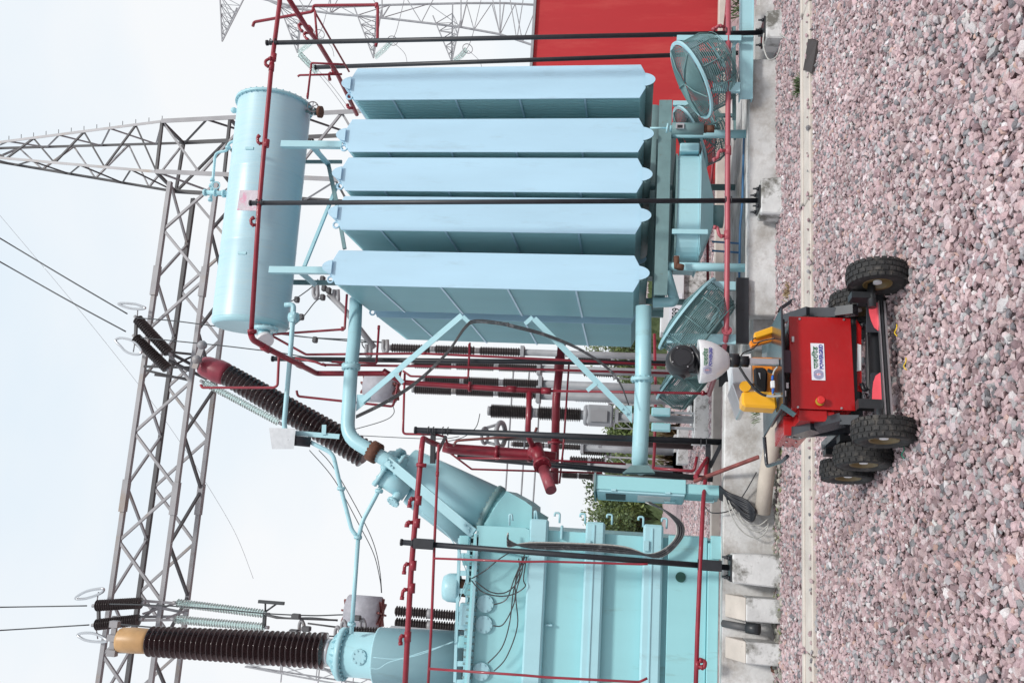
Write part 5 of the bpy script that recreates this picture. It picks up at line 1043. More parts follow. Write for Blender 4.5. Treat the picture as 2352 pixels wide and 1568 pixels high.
for k, (u, v, Y_, ln) in enumerate(((1560,330,36,'first'),(1600,440,40,'second'),(1540,620,38,'third'),(1620,800,44,'fourth'),(1580,1010,42,'fifth'),(1500,1060,36,'sixth'))):
    a = P('Q',u,v,Y_); t = thing('far_post_insulator', ln+' far post insulator from the radiators, small above the scrub behind the yard', 'insulator', (a.x,Y_,0), 'far post insulators')
    mb = MB(); insulator(mb, a, Vector((a.x,Y_,a.z*.62)), .16, 14, .6, 10); link('porcelain', mb, porcf, t)
    mb = MB(); mb.bar((a.x-.18,Y_,0), (a.x-.18,Y_,a.z*.62), .07,.07); mb.bar((a.x+.18,Y_,0), (a.x+.18,Y_,a.z*.62), .07,.07)
    for q_ in range(5): z_ = a.z*.62*q_/5; mb.bar((a.x-.18,Y_,z_), (a.x+.18,Y_,z_+a.z*.12), .04,.04)
    mb.box((a.x,Y_,a.z*.62), (.5,.3,.06)); link('lattice_stand', mb, galvf, t)
# large corona ring on a post
t = thing('ring_insulator', 'post insulator carrying a large grey grading ring left of the black post', 'insulator', (P('Q',1000,880,20).x,20,0)); mb = MB(); ring(mb, P('Q',1000,882,20), PX(28,20), .06, (0,.25,1), 28, 8); ring(mb, P('Q',885,890,20), PX(18,20), .04, (0,.25,1), 24, 8)
for s in (-1,1): mb.cyl(P('Q',1000,882+s*80,20), P('Q',890,885+s*50,20), .035, n=8)
link('grading_rings', mb, galv, t); a = P('Q',960,884,20); mb = MB(); mb.cyl(a, (a.x,20,0), .12, n=10); link('post', mb, porcf, t)
# wave traps
def wavetrap(label, a, b_, Y, rpx, redend):
    a = P(*a,Y); b_ = P(*b_,Y); t = thing('wave_trap', label, 'wave trap', b_, 'grey drum wave traps'); r_ = PX(rpx,Y)
    b_ = Vector((a.x,Y,b_.z))
    mb = MB(); mb.lathe(a, b_, [(0,r_*.8),(.02,r_),(.98,r_),(1,r_*.8)], 36); link('drum', mb, wtrap, t)
    for e, s in ((a,1),(b_,-1)):
        mb = MB()
        for k in range(4):
            w = k*pi/4+.2; d = Vector((cos(w),sin(w),0))*r_*.98; mb.bar(e-d*.9+Vector((0,0,s*.02)), e+d*.9+Vector((0,0,s*.02)), .04,.06)
        link('spider_arms', mb, redbr if redend else dark, t)
    return t, b_, r_
t, bb, rr = wavetrap('large grey wrapped drum behind the red riser pipes', ('E',768,1150), ('E',965,1155), 18.5, 36, True)
t, bb, rr = wavetrap('grey wrapped wave trap drum standing on brown insulators behind the tank', ('H',625,1110), ('H',835,1120), 19, 38, True)
for (v0, v1, lb) in ((1105,1125,'right brown support insulator under the left wave trap'),(1180,1205,'left brown support insulator under the left wave trap')):
    a = P('H',920,v0,19); b_ = P('H',1400,v1,19); b_.x = a.x; t = thing('support_insulator', lb, 'insulator', (a.x,19,0), 'wave trap support insulators')
    Ln = (b_-a)
    for k in range(2): mb = MB(); insulator(mb, a+Ln*(.5*k+.02), a+Ln*(.5*k+.46), PX(12,19), 13, .62, 16); link('porcelain', mb, porcf, t); mb = MB(); mb.cyl(a+Ln*(.5*k+.44), a+Ln*(.5*k+.53), PX(11,19), n=14); link('metal_collar', mb, galv, t)
    mb = MB(); mb.cyl((a.x,19,0), b_, .15, n=10); link('steel_stand', mb, galvf, t)
t = thing('support_insulator', 'dark ribbed insulator peeking between the turret and the left wave trap', 'insulator', P('H',840,1235,17), 'wave trap support insulators'); mb = MB(); insulator(mb, P('H',660,1232,17), P('H',900,1240,17), PX(10,17), 14, .6, 16); link('porcelain', mb, porcf, t); mb = MB(); mb.cyl(P('H',900,1240,17), (P('H',900,1240,17).x,17,0), .12); link('steel_stand', mb, galvf, t)
# clamps and loops near the left bushing
t = thing('bus_fittings', 'grey tubular bus loops and clamps beside the upright bushing', 'fitting', P('H',400,1200,17)); mb = MB()
for (u, v) in ((330,1190),(560,1230),(720,1180),(600,1190)):
    p_ = PL(17, ('H',u-15,v+60), ('H',u-15,v), ('H',u,v-28), ('H',u+15,v), ('H',u+20,v+60)); link('bus_loop', MB().tube(p_, PX(4,17), 10, bend=.12), galv, t)
mb = MB()
for (u, v) in ((295,1140),(360,1220),(470,1260),(640,1250),(680,1150),(280,1240)): link('clamp', MB().box(P('H',u,v,16.9), (.10,.12,.18)), galvd, t, bevel=.02)
mb.tube(PL(17, ('H',110,1135), ('H',170,1150), ('H',300,1155), ('H',560,1165)), PX(2.2,17), 8); mb.tube(PL(17, ('H',370,1185), ('H',560,1210)), PX(2,17), 8); link('bus_tube', mb, galvd, t)
t = thing('bus_fittings', 'grey tubular bus loops and clamps left of the leftmost radiator', 'fitting', P('E',520,520,17)); mb = MB()
for (u, v) in ((430,500),(565,530),(890,860),(780,890)):
    p_ = PL(17, ('E',u-8,v-20), ('E',u-12,v+40), ('E',u+5,v+70), ('E',u+18,v+50), ('E',u+15,v-20)); link('bus_loop', MB().tube(p_, PX(5,17), 10, bend=.12), galv, t)
mb = MB(); mb.tube(PL(17, ('E',520,540), ('E',640,660), ('E',820,890)), PX(7,17), 12); link('bus_tube', mb, galv, t); mb = MB()
for (u, v) in ((480,440),(490,500),(520,515),(480,560),(310,575),(340,690),(430,840)): link('clamp', MB().box(P('E',u,v,16.9), (.13,.12,.10)), galvd, t, bevel=.02)
# yard cabinet with number plate, background box
t = thing('yard_cabinet', 'pale grey yard cabinet with a number plate behind the radiator stand', 'cabinet', P('F',1150,650,16.)); Yq = 16.
a = P('F',1060,790,Yq); b_ = P('F',1215,540,Yq); mb = MB(); mb.box2((a.x,Yq,b_.z),(b_.x+.6,Yq+.5,a.z)); link('case', mb, white, t, bevel=.01); mb = MB(); mb.box2((a.x+.03,Yq+.1,0),(b_.x+.5,Yq+.4,b_.z-.003)); link('plinth', mb, concw, t)
mb = MB(); c = P('F',1160,635,Yq-.01); mb.box((c.x,Yq-.006,c.z), (.62,.008,.24)); link('number_plate', mb, plate, t)
LET = {}
def text(name, s, size, m, parent, org, ex, ez, bold=.012, sx=1., shear=0):
    cu = bpy.data.curves.new('t', 'FONT'); cu.body = s; cu.size = 1; cu.offset = bold; cu.resolution_u = 2; cu.align_x = 'LEFT'
    ob = bpy.data.objects.new('t', cu); COL.objects.link(ob); bpy.context.view_layer.update(); dg = bpy.context.evaluated_depsgraph_get()
    me = bpy.data.meshes.new_from_object(ob.evaluated_get(dg)); bpy.data.objects.remove(ob)
    ex, ez = Vector(ex), Vector(ez); org = Vector(org); og = origin(parent)
    for v in me.vertices: v.co = org+ex*(v.co.x*size*sx)+ez*(v.co.y*size)-og
    w = max((v.co+og-org).dot(ex.normalized()) for v in me.vertices) if len(me.vertices) else 0
    me.materials.clear(); me.materials.append(m); o = bpy.data.objects.new(name, me); COL.objects.link(o); o.parent = parent; return o, w
text('lettering', '1789 R', .2, blkp, t, (c.x-.28, Yq-.012, c.z-.07), (1,0,0), (0,0,1), sx=.75)

# ------------------------------------------------------------------ vegetation
def leafmesh(c, rad, n, size, m, flat=1.0):
    u = rng.normal(size=(n,3)); u /= np.linalg.norm(u, axis=1)[:,None]; u *= (rng.random((n,1))**.45); k = 9; cen = rng.normal(size=(k,3))*.5
    p = u*.55+cen[rng.integers(0,k,n)]; p = p*np.array(rad)+np.array(c); p[:,2] = np.maximum(p[:,2], .02)
    a = rng.normal(size=(n,3)); a /= np.linalg.norm(a,axis=1)[:,None]; b_ = np.cross(a, rng.normal(size=(n,3))); b_ /= np.linalg.norm(b_,axis=1)[:,None]
    s = size*rng.uniform(.5,1.4,(n,1)); V = np.stack([p-a*s, p+b_*s*.5, p+a*s, p-b_*s*.5], 1).reshape(-1,3)
    mb = MB(); mb.v = [tuple(v) for v in V]; mb.f = [(4*i,4*i+1,4*i+2,4*i+3) for i in range(n)]; mb.sm = [False]*n; return mb
def tree(r, u, v, Y, w, h, label, mi=0, grp='trees at the edge of the yard'):
    q = P(r,u,v,Y); t = thing('tree', label, 'tree', (q.x,Y,0), grp); mb = MB(); hz = h
    mb.tube([(q.x,Y,0),(q.x+.1,Y,hz*.3),(q.x-.1,Y,hz*.6)], [w*.05,w*.04,w*.02], 7)
    for k in range(4): a = 2*pi*k/4+random.random(); mb.tube([(q.x,Y,hz*.25),(q.x+cos(a)*w*.3,Y+sin(a)*w*.3,hz*.65)], w*.015, 5)
    link('trunk', mb, bark, t)
    for j, frac in ((mi,.6),((mi+1) % 2,.4)):
        link('crown', leafmesh((q.x,Y,hz*.55), (w*.42,w*.4,hz*.36), int(6000*frac), w*.021, leafs[j]), leafs[j], t)
    return t
tree('I',700,400,42,4.6,3.3,'leafy green bush tree right behind the cabinet',1); tree('I',720,530,40,4.0,3.1,'tree showing above the tank shoulder rungs',0); tree('I',760,620,44,4.,2.9,'darker tree by the right side of the tank',0)
tree('I',760,470,46,4.0,2.9,'low round tree between the cabinet and the tank',0); tree('I',700,120,50,5,3.6,'far tree seen between the red pipes and the lower oil pipe',1)
tree('I',720,0,52,5,3.0,'far tree beside the black post base',0); tree('F',740,950,40,3.2,3.4,'bright green tree just left of the rear radiators',1); tree('F',790,1080,46,3.4,2.7,'half bare tree between the grey columns',1)
tree('F',850,1250,50,4.4,2.2,'low scrub tree behind the instrument transformer',0); tree('F',840,1420,52,4.4,2.6,'low scrub tree left of the instrument transformer',0); tree('I',760,250,56,6,2.6,'far tree hidden mostly by the cabinet',0)
p = np.concatenate([scatter(-10,34,38,58,.9)]); mbx = MB()
for (x_, y_) in p: 
    k = len(mbx.v)
    for _ in range(7):
        h_ = random.uniform(.1,.6); xx = x_+random.gauss(0,.5); yy = y_+random.gauss(0,.4); w_ = random.uniform(.1,.3)
        mbx.add([(xx-w_,yy,h_-.4),(xx+w_,yy+.1,h_-.3),(xx+.1,yy,h_+.2)], [(0,1,2)])
o = link('undergrowth', mbx, leafs[0], None); o['kind'] = 'stuff'; o['label'] = 'dry scrub growing along the far edge of the yard'; o['category'] = 'scrub'
q = P('I',1080,90,26); mb = MB()
for k in range(500): a = random.gauss(0,.45); h_ = random.uniform(.2,.9); mb.add([(q.x+a,26+random.gauss(0,.5),0),(q.x+a+.02,26,0),(q.x+a+random.gauss(0,.2),26+random.gauss(0,.3),h_)], [(0,1,2)])
tagm(link('dry_grass_clump', mb, straw, None, loc=(q.x,26,0)), 'pale dry grass clump in the yard behind the black post', 'grass')
def weed(r, u, v, n, s, label, m=None, z=0):
    q = Gz(r,u,v,z); mb = MB()
    for k in range(n):
        a = random.uniform(0,2*pi); l = random.uniform(.4,1)*s; h_ = random.uniform(.2,.9)*s; e = Vector((cos(a)*l, sin(a)*l*.7, h_)); sd_ = Vector((-sin(a),cos(a),0))*s*.022
        b0_ = q+Vector((random.gauss(0,s*.4),random.gauss(0,s*.3),0)); mb.add([b0_-sd_, b0_+sd_, b0_+e*.7+sd_*2, b0_+e, b0_+e*.7-sd_*2], [(0,1,2,3,4)])
    tagm(link('weed', mb, m or leafs[0], None, loc=q), label, 'plant', 'small weeds in the gravel')
weed('K',480,540,120,.10,'feathery green weed growing beside the broken dark slab'); weed('K',520,1490,26,.05,'tiny green weed on the kerb edge'); weed('J',880,260,90,.09,'patch of dry grass on gravel right of the rover', straw)
weed('J',990,340,26,.06,'small green weed on the kerb behind the rover body'); weed('L',355,690,60,.09,'mossy weeds at the base of the stained pedestal'); weed('K',210,230,30,.06,'little green shoots behind the rightmost post', None, .1)
weed('J',690,1020,40,.10,'green weeds growing on the wall ledge behind the rover', None, .3); weed('F',1360,1230,60,.25,'green tuft in the yard beyond the basin', None); weed('K',100,30,60,.25,'leafy plant at the right end past the basin'); weed('F',1340,1310,60,.3,'dry tuft in the yard beyond the basin',straw)
# ribbons
for (u, v, mm, lb) in ((1608,715,yrib,'torn yellow ribbon in the gravel below the rover'),(1502,1300,yrib,'yellow ribbon piece beside the left middle wheel'),(1550,505,yrib,'small yellow scrap right of the rover shadow'),(1595,1270,mat('green_scrap',(.02,.22,.14),.5),'green plastic scrap beside the left front wheel')):
    q = Gz('J',u,v,.03); mb = MB(); mb.spline([q+Vector((-.03,0,0)), q+Vector((-.01,.01,.01)), q+Vector((.012,-.008,.004)), q+Vector((.035,.004,.0))], .004, 4, 3); tagm(link('litter', mb, mm, None, loc=q), lb, 'litter')
cable('short_black_pipe', 'short black pipe end half buried in the gravel at the right', [('K',1800,1230,3.6),('K',1835,1245,3.45)], 3.5, 18, blkp, 14, cat='pipe')

# ------------------------------------------------------------------ rover
PHI = radians(8); ex = Vector((cos(PHI),sin(PHI),0)); ey = Vector((-sin(PHI),cos(PHI),0)); R0 = Gz('O',780,520,.0); R0 = Vector((.93,4.62,0))
def PR(r, a, b_, d):                    # ray on the rover's cross plane at depth d behind its front
    dr = ray(r, a, b_); o_ = R0+ey*d; k = (o_-CAM).dot(ey)/dr.dot(ey); return CAM+dr*k
rv = thing('inspection_rover', 'red six wheeled inspection robot with a camera mast standing on the gravel', 'robot', R0)
def rp_(name, mb, m, lb=None, bevel=0, parent=None): return link(name, mb, m, parent or rv, label=lb, bevel=bevel)
def wheel(c, flip=1, lb=None):
    wr = .156; ww = .052; c = Vector((c.x,c.y,wr-.008)); ax = ex
    t = bpy.data.objects.new('wheel', None); COL.objects.link(t); t.parent = rv; t.location = c-R0
    mb = MB(); prof = [(-ww*.75,wr*.46),(-ww*1.0,wr*.62),(-ww*1.05,wr*.80),(-ww*.85,wr*.93),(-ww*.4,wr*.965),(0,wr*.975),(ww*.4,wr*.965),(ww*.85,wr*.93),(ww*1.05,wr*.80),(ww*1.0,wr*.62),(ww*.75,wr*.46)]
    mb.lathe(c, c+ax, prof, 40, False, True)
    nb_ = 26; a = Vector((0,0,1)); b_ = ax.cross(a)
    for i in range(nb_):
        for j, (off, hw) in enumerate(((-.78,.17),(-.28,.20),(.28,.20),(.78,.17))):
            w = 2*pi*(i+(.5 if j % 2 else 0))/nb_; d = a*cos(w)+b_*sin(w); e = -a*sin(w)+b_*cos(w); rr = wr*(.965 if abs(off) < .5 else .925)
            cc = c+ax*(ww*off)+d*rr; tl = .014; hgt = .012 if abs(off) < .5 else .013; nn = (d+ax*(off*.55 if abs(off) > .5 else 0)).normalized(); sx = ax*(ww*hw)
            p_ = [cc-sx-e*tl-nn*.006, cc+sx-e*tl-nn*.006, cc+sx+e*tl-nn*.006, cc-sx+e*tl-nn*.006]; mb.hexa(p_+[q_+nn*hgt for q_ in p_])
    ty = link('tyre', mb, rub, t)
    mb = MB()
    for s in (-1,1): mb.lathe(c, c+ax*s, [(ww*.72,wr*.48),(ww*.9,wr*.46),(ww*.7,wr*.42),(ww*.35,wr*.38),(ww*.2,wr*.2),(ww*.5,wr*.14),(ww*.5,.001)], 28, False, True)
    link('rim', mb, rimm, t)
    mb = MB(); mb.cyl(c-ax*ww*.7, c-ax*ww*.3, .022, n=16); link('hub_cap', mb, white, t)
    return t
wc = {'LF': Gz('O',725,1130,.165), 'LM': Gz('O',568,1325,.165), 'LR': Gz('O',447,1435,.165), 'RF': Gz('J',1403,168,.165)}
loc = {k: ((v-R0).dot(ex), (v-R0).dot(ey)) for k, v in wc.items()}
print('ROVER WHEELS', loc)
xl_ = sum(loc[k][0] for k in ('LF','LM','LR'))/3
for k in ('LF','LM','LR','RF'): wheel(R0+ex*loc[k][0]+ey*loc[k][1])
xr_ = loc['RF'][0]; yR = loc['RF'][1]; dd1 = loc['LM'][1]-loc['LF'][1]; dd2 = loc['LR'][1]-loc['LF'][1]
wheel(R0+ex*xr_+ey*(yR+dd1)); wheel(R0+ex*xr_+ey*(yR+dd2))
def LB(a, b_, name, m, lb=None, bevel=.003, parent=None):   # local box (x,d,z) min max
    mb = MB(); p_ = [R0+ex*x+ey*d+Vector((0,0,z)) for x, d, z in ((a[0],a[1],a[2]),(b_[0],a[1],a[2]),(b_[0],b_[1],a[2]),(a[0],b_[1],a[2]),(a[0],a[1],b_[2]),(b_[0],a[1],b_[2]),(b_[0],b_[1],b_[2]),(a[0],b_[1],b_[2]))]
    mb.hexa(p_); return rp_(name, mb, m, lb, bevel, parent)
def loc3(p): q = p-R0; return (q.dot(ex), q.dot(ey), q.z)
def W3(x, d, z): return R0+ex*x+ey*d+Vector((0,0,z))
DB = .12
c1 = loc3(PR('J',870,415,DB)); c2 = loc3(PR('J',1290,1008,DB)); print('PANEL', c1, c2)
x1, x0, zT2, zB2 = c1[0], c2[0], c1[2], c2[2]
mb = MB(); n_ = 10; top = []
pts = [W3(x0,DB,zB2), W3(x1,DB,zB2), W3(x1,DB,zT2), W3(x0,DB,zT2)]; mb.extr(pts, ey*.006)
fp = rp_('front_panel', mb, redrob, bevel=.002)
for (u, v) in ((937,433),(1215,437),(927,985),(1200,992)): mb = MB(); q = PR('J',u,v,DB-.001); mb.cyl(q, q-ey*.006, .006, n=8); rp_('screw', mb, alu, parent=fp)
LB((x0+.006,DB+.012,zB2+.01),(x1-.006,DB+.50,zT2-.005),'body',redrob)
za_, zb_ = PR('J',965,1150,.42).z, PR('J',815,1100,.42).z; LB((x0-.105,.30,za_),(x0+.004,.60,zb_),'side_box',redrob); LB((x0-.06,.14,zB2+.14),(x0+.003,.30,zT2-.04),'side_bracket',redrob)
for zz_ in (.3,.7):
    for d_ in (.33,.45,.56): mb = MB(); q = W3(x0-.105,d_,za_+(zb_-za_)*zz_); mb.cyl(q, q-ex*.006, .007, n=6); rp_('bolt', mb, alu)
LB((x0-.035,DB+.03,zB2+.10),(x0+.003,DB+.11,zT2-.10),'side_bracket',redrob)
LB((x0-.02,DB+.05,zB2-.05),(x1-.02,DB+.48,zB2+.008),'belly_pan',dark)
# e-stop
q = PR('J',1065,950,DB); mb = MB(); mb.cyl(q, q-ey*.010, .023, n=20); rp_('emergency_stop_collar', mb, mat('collar_yellow',(.45,.32,.03),.5)); mb = MB(); mb.lathe(q-ey*.012, q-ey*.045, [(0,.013),(.45,.013),(.5,.021),(.85,.022),(1,.016)], 22); rp_('emergency_stop_button', mb, mat('button_red',(.62,.03,.03),.4))
# sticker
def sticker(c00, c11, nrm_shift, org, ux, uz, w, h, nvec):
    st = None; mb = MB(); o_ = org+nvec*.001; mb.extr([o_, o_+ux*w, o_+ux*w+uz*h, o_+uz*h], nvec*.0015); st = rp_('sticker', mb, plate)
    z_ = nvec*.0035
    text('lettering', 'POWERGRID', h*.40, blue, st, o_+z_+ux*w*.30+uz*h*.12, ux, uz, bold=.035, sx=w*.66/(h*.40*5.75))
    hs = h*.50; oo = o_+z_+ux*w*.31+uz*h*.50
    o1, w1 = text('lettering', '\u092a\u093e\u0935\u0930\u093f\u0917\u0921', hs, green, st, oo, ux, uz, bold=.02, sx=1)
    og = origin(st)+st.location*0
    k = (w*.60)/max(w1, .01)
    for v in o1.data.vertices:
        r_ = v.co+og-oo; v.co = oo+ux*(r_.dot(ux)*k)+uz*r_.dot(uz)-og
    # subscript stroke of the conjunct
    mb = MB(); a_ = oo+ux*w*.465+uz*h*.13; mb.bar(a_, a_-ux*w*.03-uz*h*.10, .0012, h*.045); link('lettering', mb, green, st)
    mb = MB(); cc = o_+z_+ux*w*.155+uz*h*.5; R_ = h*.40
    for i in range(-6,7):
        y_ = i/7*R_; xx = (R_*R_-y_*y_)**.5
        if abs(i) < 3: mb.bar(cc+uz*y_-ux*xx, cc+uz*y_-ux*R_*.22, h*.014, .0008, up=nvec); mb.bar(cc+uz*y_+ux*R_*.22, cc+uz*y_+ux*xx, h*.014, .0008, up=nvec)
        else: mb.bar(cc+uz*y_-ux*xx, cc+uz*y_+ux*xx, h*.014, .0008, up=nvec)
    link('logo', mb, blue, st); mb = MB(); mb.extr([cc+uz*R_*.75, cc-ux*R_*.12, cc+ux*R_*.03, cc-uz*R_*.75, cc+ux*R_*.13+uz*R_*.05, cc-ux*R_*.03+uz*R_*.05], nvec*.0008); link('logo_bolt', mb, pink, st)
    return st
a = PR('J',1100,818,DB-.002); b_ = PR('J',1092,587,DB-.002); c_ = PR('J',1015,820,DB-.002)
sticker(None,None,None, a, ex, Vector((0,0,1)), abs((b_-a).dot(ex)), (c_-a).z, -ey)
# lid
zl = PR('J',842,700,.02).z; xA_, xB_ = x0-.005, x1+.012
mb = MB(); pts = [W3(xA_,.02,zl), W3(xB_,.02,zl), W3(xB_+.02,.70,zl+.0), W3(xA_-.02,.70,zl+.0)]; mb.extr(pts, (0,0,.012)); rp_('lid', mb, anth, bevel=.003)
for s, xx in ((-1,xA_),(1,xB_)):
    mb = MB(); mb.extr([W3(xx,.015,zl+.012), W3(xx+s*.05,.015,zl-.055), W3(xx+s*.05,.09,zl-.055), W3(xx,.10,zl+.012)], (0,0,.006)); rp_('lid_wing', mb, anth)
mb = MB(); mb.tube([W3(xA_-.02,.70,zl+.006), W3(xA_-.19,.74,zl-.01), W3(xA_-.205,.50,zl-.06), W3(xA_-.19,.42,zl-.075)], .011, 8, bend=.03); rp_('side_frame', mb, anth)
LB((xA_+.02,.14,zl-.03),(xB_-.02,.62,zl-.002),'cable_tray',blkp)
for (u, v) in ((790,810),(815,850),(800,900),(850,560)): mb = MB(); mb.box(PR('J',u+45,v,.10), (.03,.02,.012)); rp_('connector', mb, alu)
# mast
pb = PR('J',870,708,.10); pt = PR('J',618,708,.10); mp_ = W3(loc3(pb)[0],.10,zl+.012); mt = W3(loc3(pb)[0],.10,pt.z)
mb = MB(); mb.bar(mp_, mt, .036,.036, up=ey); rp_('mast', mb, alu, bevel=.005); LB((loc3(pb)[0]-.06,.085,zT2+.0),(loc3(pb)[0]+.07,.09,zl-.004),'mast_foot_plate',mat('dark_plum_plate',(.05,.02,.035),.4))
XM = loc3(pb)[0]
z1_ = PR('J',556,705,.10).z; z2_ = PR('J',497,700,.10).z
mb = MB(); mb.cyl(mt-Vector((0,0,.0)), W3(XM,.10,z1_+.01), .031, n=20); rp_('mast_clamp', mb, blkp); mb = MB(); mb.cyl(W3(XM+.004,.10,z1_), W3(XM+.004,.10,z2_+.01), .038, n=20); rp_('mast_collar', mb, blkp)
z3_ = PR('J',305,705,.10).z; rbig = abs((PR('J',305,840,.10)-PR('J',305,577,.10)).dot(ex))*.5; rsm = abs((PR('J',495,745,.10)-PR('J',495,648,.10)).dot(ex))*.5; XC = loc3(PR('J',305,708,.10))[0]
mb = MB(); H_ = z3_-z2_; mb.lathe(W3(XM,.10,z2_), W3((XM+XC)/2,.10,z3_), [(0,rsm*.8),(.03,rsm),(.1,rsm*1.22),(.25,rbig*.63),(.42,rbig*.79),(.6,rbig*.90),(.8,rbig*.975),(.97,rbig),(1,rbig*.985),(1.001,rbig*.9)], 48); dome = rp_('camera_housing', mb, white)
# sticker on the housing
nv = (-ey); w_ = rbig*1.30; h_ = H_*.38
base_ = W3(XC-rbig*.86,.10-rbig*.99,z2_+H_*.57)
st_n = len(bpy.data.objects)
before = set(bpy.data.objects)
sticker(None,None,None, base_, ex, Vector((0,0,1)), rbig*1.40, h_, -ey)
cen = W3((XM+XC)/2,.10,0)
for o_ in set(bpy.data.objects)-before:            # wrap the print round the cone
    og = origin(o_)
    for v in o_.data.vertices:
        p_ = v.co+og; q_ = p_-cen; xx = q_.dot(ex); fr = (p_.z-z2_)/H_; rr_ = np.interp(fr, [0,.1,.25,.42,.6,.8,1], [rsm,rsm*1.22,rbig*.63,rbig*.79,rbig*.90,rbig*.975,rbig]); dep = -q_.dot(ey)-rbig*.99
        an = xx/rr_*.92; d_ = (ex*sin(an)-ey*cos(an))*(rr_+.001+max(dep,0)); v.co = Vector((cen.x+d_.x, cen.y+d_.y, p_.z))-og
z4 = PR('J',97,700,.10).z; zc4 = (z3_+z4)/2; rb4 = (z4-z3_)*.5+.012
mb = MB(); mb.cyl(W3((XM+XC)/2,.10,z3_-.005), W3(XC,.10,z3_+.016), rbig*.80, n=36); mb.box(W3(XC-.0,.10,z3_+.03), (rbig*1.1,.10,.04)); rp_('yoke_base', mb, blkp)
cB = W3(XC+.004,.10,z4-rb4*.86); rB = rb4*.86
mb = MB(); mb.lathe(cB-ey*rB*.85, cB+ey*rB*.85, [(0,rB*.72),(.06,rB*.86),(.25,rB*.98),(.5,rB),(.75,rB*.98),(.94,rB*.86),(1,rB*.7)], 40); rp_('camera_head', mb, blkp)
mb = MB(); ring(mb, cB-ey*rB*.86+Vector((0,0,-.01)), rB*.58, .004, ey, 40, 6); mb.cyl(cB-ey*rB*.85, cB-ey*rB*.90, rB*.52, n=36); rp_('head_cover', mb, mat('satin_black',(.018,.019,.023),.3))
for k in range(4): mb = MB(); w = k*pi/2+.5; q = cB-ey*rB*.88+(ex*cos(w)+Vector((0,0,1))*sin(w))*rB*.68; mb.cyl(q, q-ey*.004, .004, n=6); rp_('screw', mb, alu)
mb = MB(); mb.box(cB+ex*(-rB*.55)+Vector((0,0,-.3*rB)), (rB*.5,rB*1.6,rB*1.0), Matrix.Rotation(PHI,3,'Z')); mb.cyl(cB-ex*rB*1.02-ey*.0+Vector((0,0,.02)), cB-ex*rB*.5, rB*.45, n=24); rp_('lens_pod', mb, blkp, bevel=.01)
# equipment on the lid (behind the mast)
def PQ(pts, d, th, name, m, lb=None, bevel=.004): mb = MB(); mb.extr([PR('N',u,v,d) for u, v in pts], ey*th); return rp_(name, mb, m, lb, bevel)
PQ([(290,1195),(275,1230),(275,1350),(300,1395),(725,1420),(700,1210)], .16, .12, 'yellow_case', yel, bevel=.012)
PQ([(400,778),(675,780),(690,1215),(570,1215),(420,1080)], .34, .01, 'orange_back_panel', org)
PQ([(130,775),(395,732),(405,1070),(430,1085),(425,1100),(160,1100),(150,930)], .36, .20, 'white_module', white)
PQ([(150,1102),(255,1100),(325,1435),(265,1432)], .34, .25, 'mirror_side_plate', alu)
PQ([(200,1100),(430,1080),(440,1190),(270,1200),(290,1380)], .38, .05, 'amber_tinted_plate', mat('amber_plate',(.55,.38,.20),.2,.5))
PQ([(450,462),(430,470),(440,540),(470,535),(710,455),(735,362)], .30, .05, 'yellow_bracket_arm', yel); PQ([(370,578),(395,648),(480,615),(700,560),(705,470),(470,540),(430,550)], .33, .04, 'orange_bracket_arm', org)
PQ([(425,905),(560,900),(600,960),(590,1210),(530,1215),(440,1130)], .30, .04, 'black_round_sensor', blkp, bevel=.01); PQ([(480,965),(515,970),(510,1060)], .29, .01, 'sensor_lens', alu)
mb = MB(); q = PR('N',312,1150,.17); mb.cyl(q, q-ey*.012, PX(12,4.9), n=24); rp_('amber_reflector', mb, yel)
mb = MB(); mb.cyl(q-ey*.013, q-ey*.014, PX(9,4.9), n=24); 
PQ([(635,1070),(690,1065),(695,1160),(640,1160)], .09, .02, 'white_connector', white); PQ([(650,1000),(680,1000),(675,1062),(645,1062)], .09, .015, 'blue_plug', bluec); PQ([(650,1165),(690,1165),(672,1240),(655,1240)], .09, .015, 'blue_plug', bluec); PQ([(600,915),(670,940),(660,980),(595,950)], .09, .02, 'black_plug', blkp)
for pts, w_, m_ in (([(245,905),(330,1040),(440,1180),(520,1240),(580,1262)], .009, blkp), ([(580,1262),(650,1270),(780,1262)], .008, cabl), ([(265,760),(300,720),(420,670),(500,590),(690,545)], .004, blkp), ([(690,540),(560,565),(430,600),(410,560),(450,535)], .004, blkp), ([(720,900),(680,950),(665,1000)], .006, cabl), ([(670,1240),(650,1255),(600,1262)], .004, cabl)):
    mb = MB(); mb.spline([PR('N',u,v,.09+.15*(k_/len(pts)) if m_ is blkp and w_ < .005 else .085) for k_, (u, v) in enumerate(pts)], w_*.8, 7, 5); rp_('cable', mb, m_)
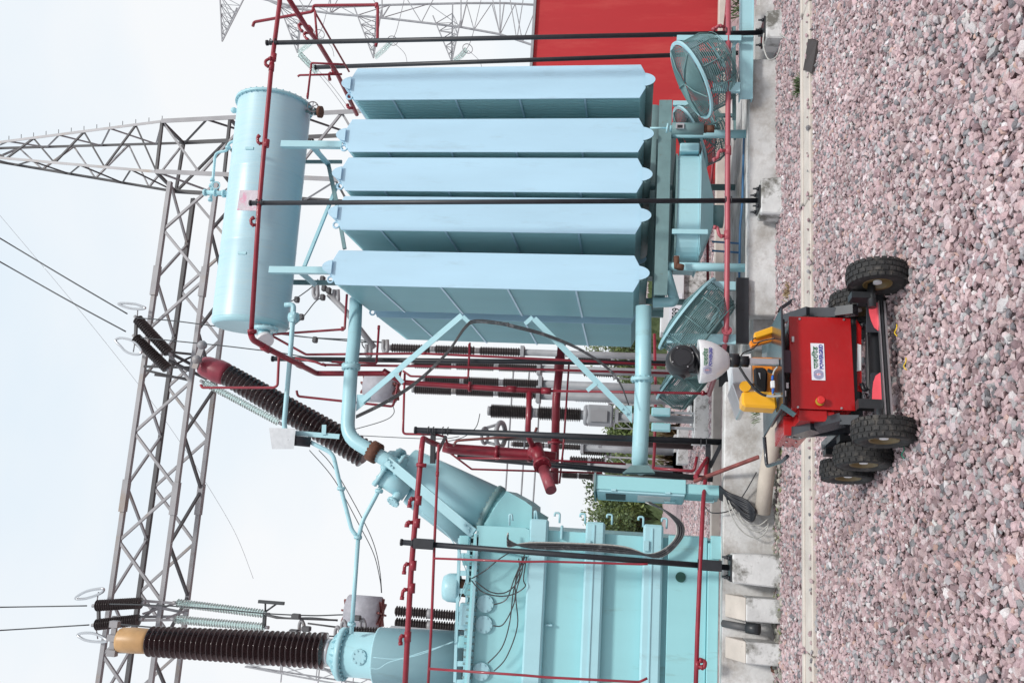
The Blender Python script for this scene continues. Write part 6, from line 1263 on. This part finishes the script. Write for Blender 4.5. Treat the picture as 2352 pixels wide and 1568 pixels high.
# chassis arms and front beam
zax = .165
for s, xw in ((-1,xl_),(1,xr_)):
    xi = xw-s*.12; side = x0-.03 if s < 0 else x1+.015
    pts = [W3(side+s*.055,.36,.52), W3(side+s*.045,.20,.42), W3(side+s*.02,.13,.30), W3(xi,.07,.22)]
    mb = MB(); mb.bar(pts[0], pts[1], .05,.085, up=(0,0,1)); mb.bar(pts[1], pts[2], .05,.07, up=(0,0,1)); mb.bar(pts[2], pts[3], .05,.07, up=(0,0,1)); rp_('rocker_arm', mb, anth)
    mb = MB(); mb.bar(pts[0], W3(xi-s*.01,loc['LF'][1]+dd1,.25), .045,.07); mb.bar(W3(xi-s*.01,loc['LF'][1]+dd1-.05,.25), W3(xi-s*.01,loc['LF'][1]+dd2+.05,.25), .045,.06); rp_('rear_arm', mb, anth)
    for dd in (0,dd1,dd2):
        yy = loc['LF'][1]+dd; mb = MB(); mb.cyl(W3(xi-s*.03,yy,zax), W3(xw,yy,zax), .022, n=14); mb.box(W3(xw-s*.085,yy+.02,zax+.045), (.035,.08,.12), Matrix.Rotation(PHI,3,'Z')); rp_('motor_mount', mb, dark)
xw0, xw1 = xl_+.09, xr_-.09; yF = .02
zb1 = PR('O',780,500,yF).z; zb2 = PR('O',735,500,yF).z
for k, (z_, hh, m_) in enumerate(((zb1,.010,alu),(zb1+.016,.010,dark),(zb1+.030,.006,alu))): mb = MB(); mb.bar(W3(xw0,yF,z_), W3(xw1,yF,z_), .03, hh, up=(0,0,1)); rp_('bumper_rail', mb, m_)
zs1 = PR('O',640,500,yF+.02).z
def plate_(u0, u1, v0, v1, name, m, d, th=.006, rounded=0):
    a_ = PR('O',u1,v1,d); b_ = PR('O',u1,v0,d); c_ = PR('O',u0,v0,d); d_ = PR('O',u0,v1,d); mb = MB(); mb.extr([a_,b_,c_,d_], ey*th); return rp_(name, mb, m, bevel=.001)
plate_(645,738,345,675,'bumper_recess',blkp,.07); plate_(618,742,95,350,'bumper_wing',anth,.03); plate_(652,755,668,925,'bumper_wing',anth,.03)
mb = MB(); mb.extr([PR('O',u,v,.026) for u, v in ((715,98),(632,118),(640,200),(655,260),(680,315),(712,340))], -ey*.002); rp_('red_reflector', mb, pink)
mb = MB(); mb.extr([PR('O',u,v,.026) for u, v in ((728,665),(690,690),(672,740),(665,800),(660,920),(740,910))], -ey*.002); rp_('red_reflector', mb, pink)
mb = MB(); mb.tube([PR('O',640,380,.05), PR('O',625,370,.05), PR('O',642,790,.05), PR('O',655,800,.05)], .006, 8, bend=.01); rp_('cable_loop', mb, blkp)
mb = MB(); mb.extr([PR('O',u,v,.16) for u, v in ((548,440),(578,448),(578,648),(545,655))], ey*.01); rp_('white_strip', mb, white); mb = MB(); mb.extr([PR('O',u,v,.165) for u, v in ((540,250),(578,300),(582,820),(548,810))], ey*.02); rp_('lower_fairing', mb, redrob); 
mb = MB(); mb.tube([PR('O',578,300,.14), PR('O',600,285,.14), PR('O',625,300,.14), PR('O',632,790,.14), PR('O',600,805,.14), PR('O',580,750,.14)], .012, 10, bend=.02); rp_('black_hoop', mb, blkp)
LB((x0+.02,.17,.20),(x1-.03,.60,zB2-.052),'underbody',dark)
for (a_, b_) in (((735,925),(580,930)),((735,100),(540,30))): mb = MB(); q = PR('O',*a_,.05); mb.box(q+Vector((0,0,.06)), (.05,.06,.12), Matrix.Rotation(PHI,3,'Z')); rp_('axle_bracket', mb, dark)
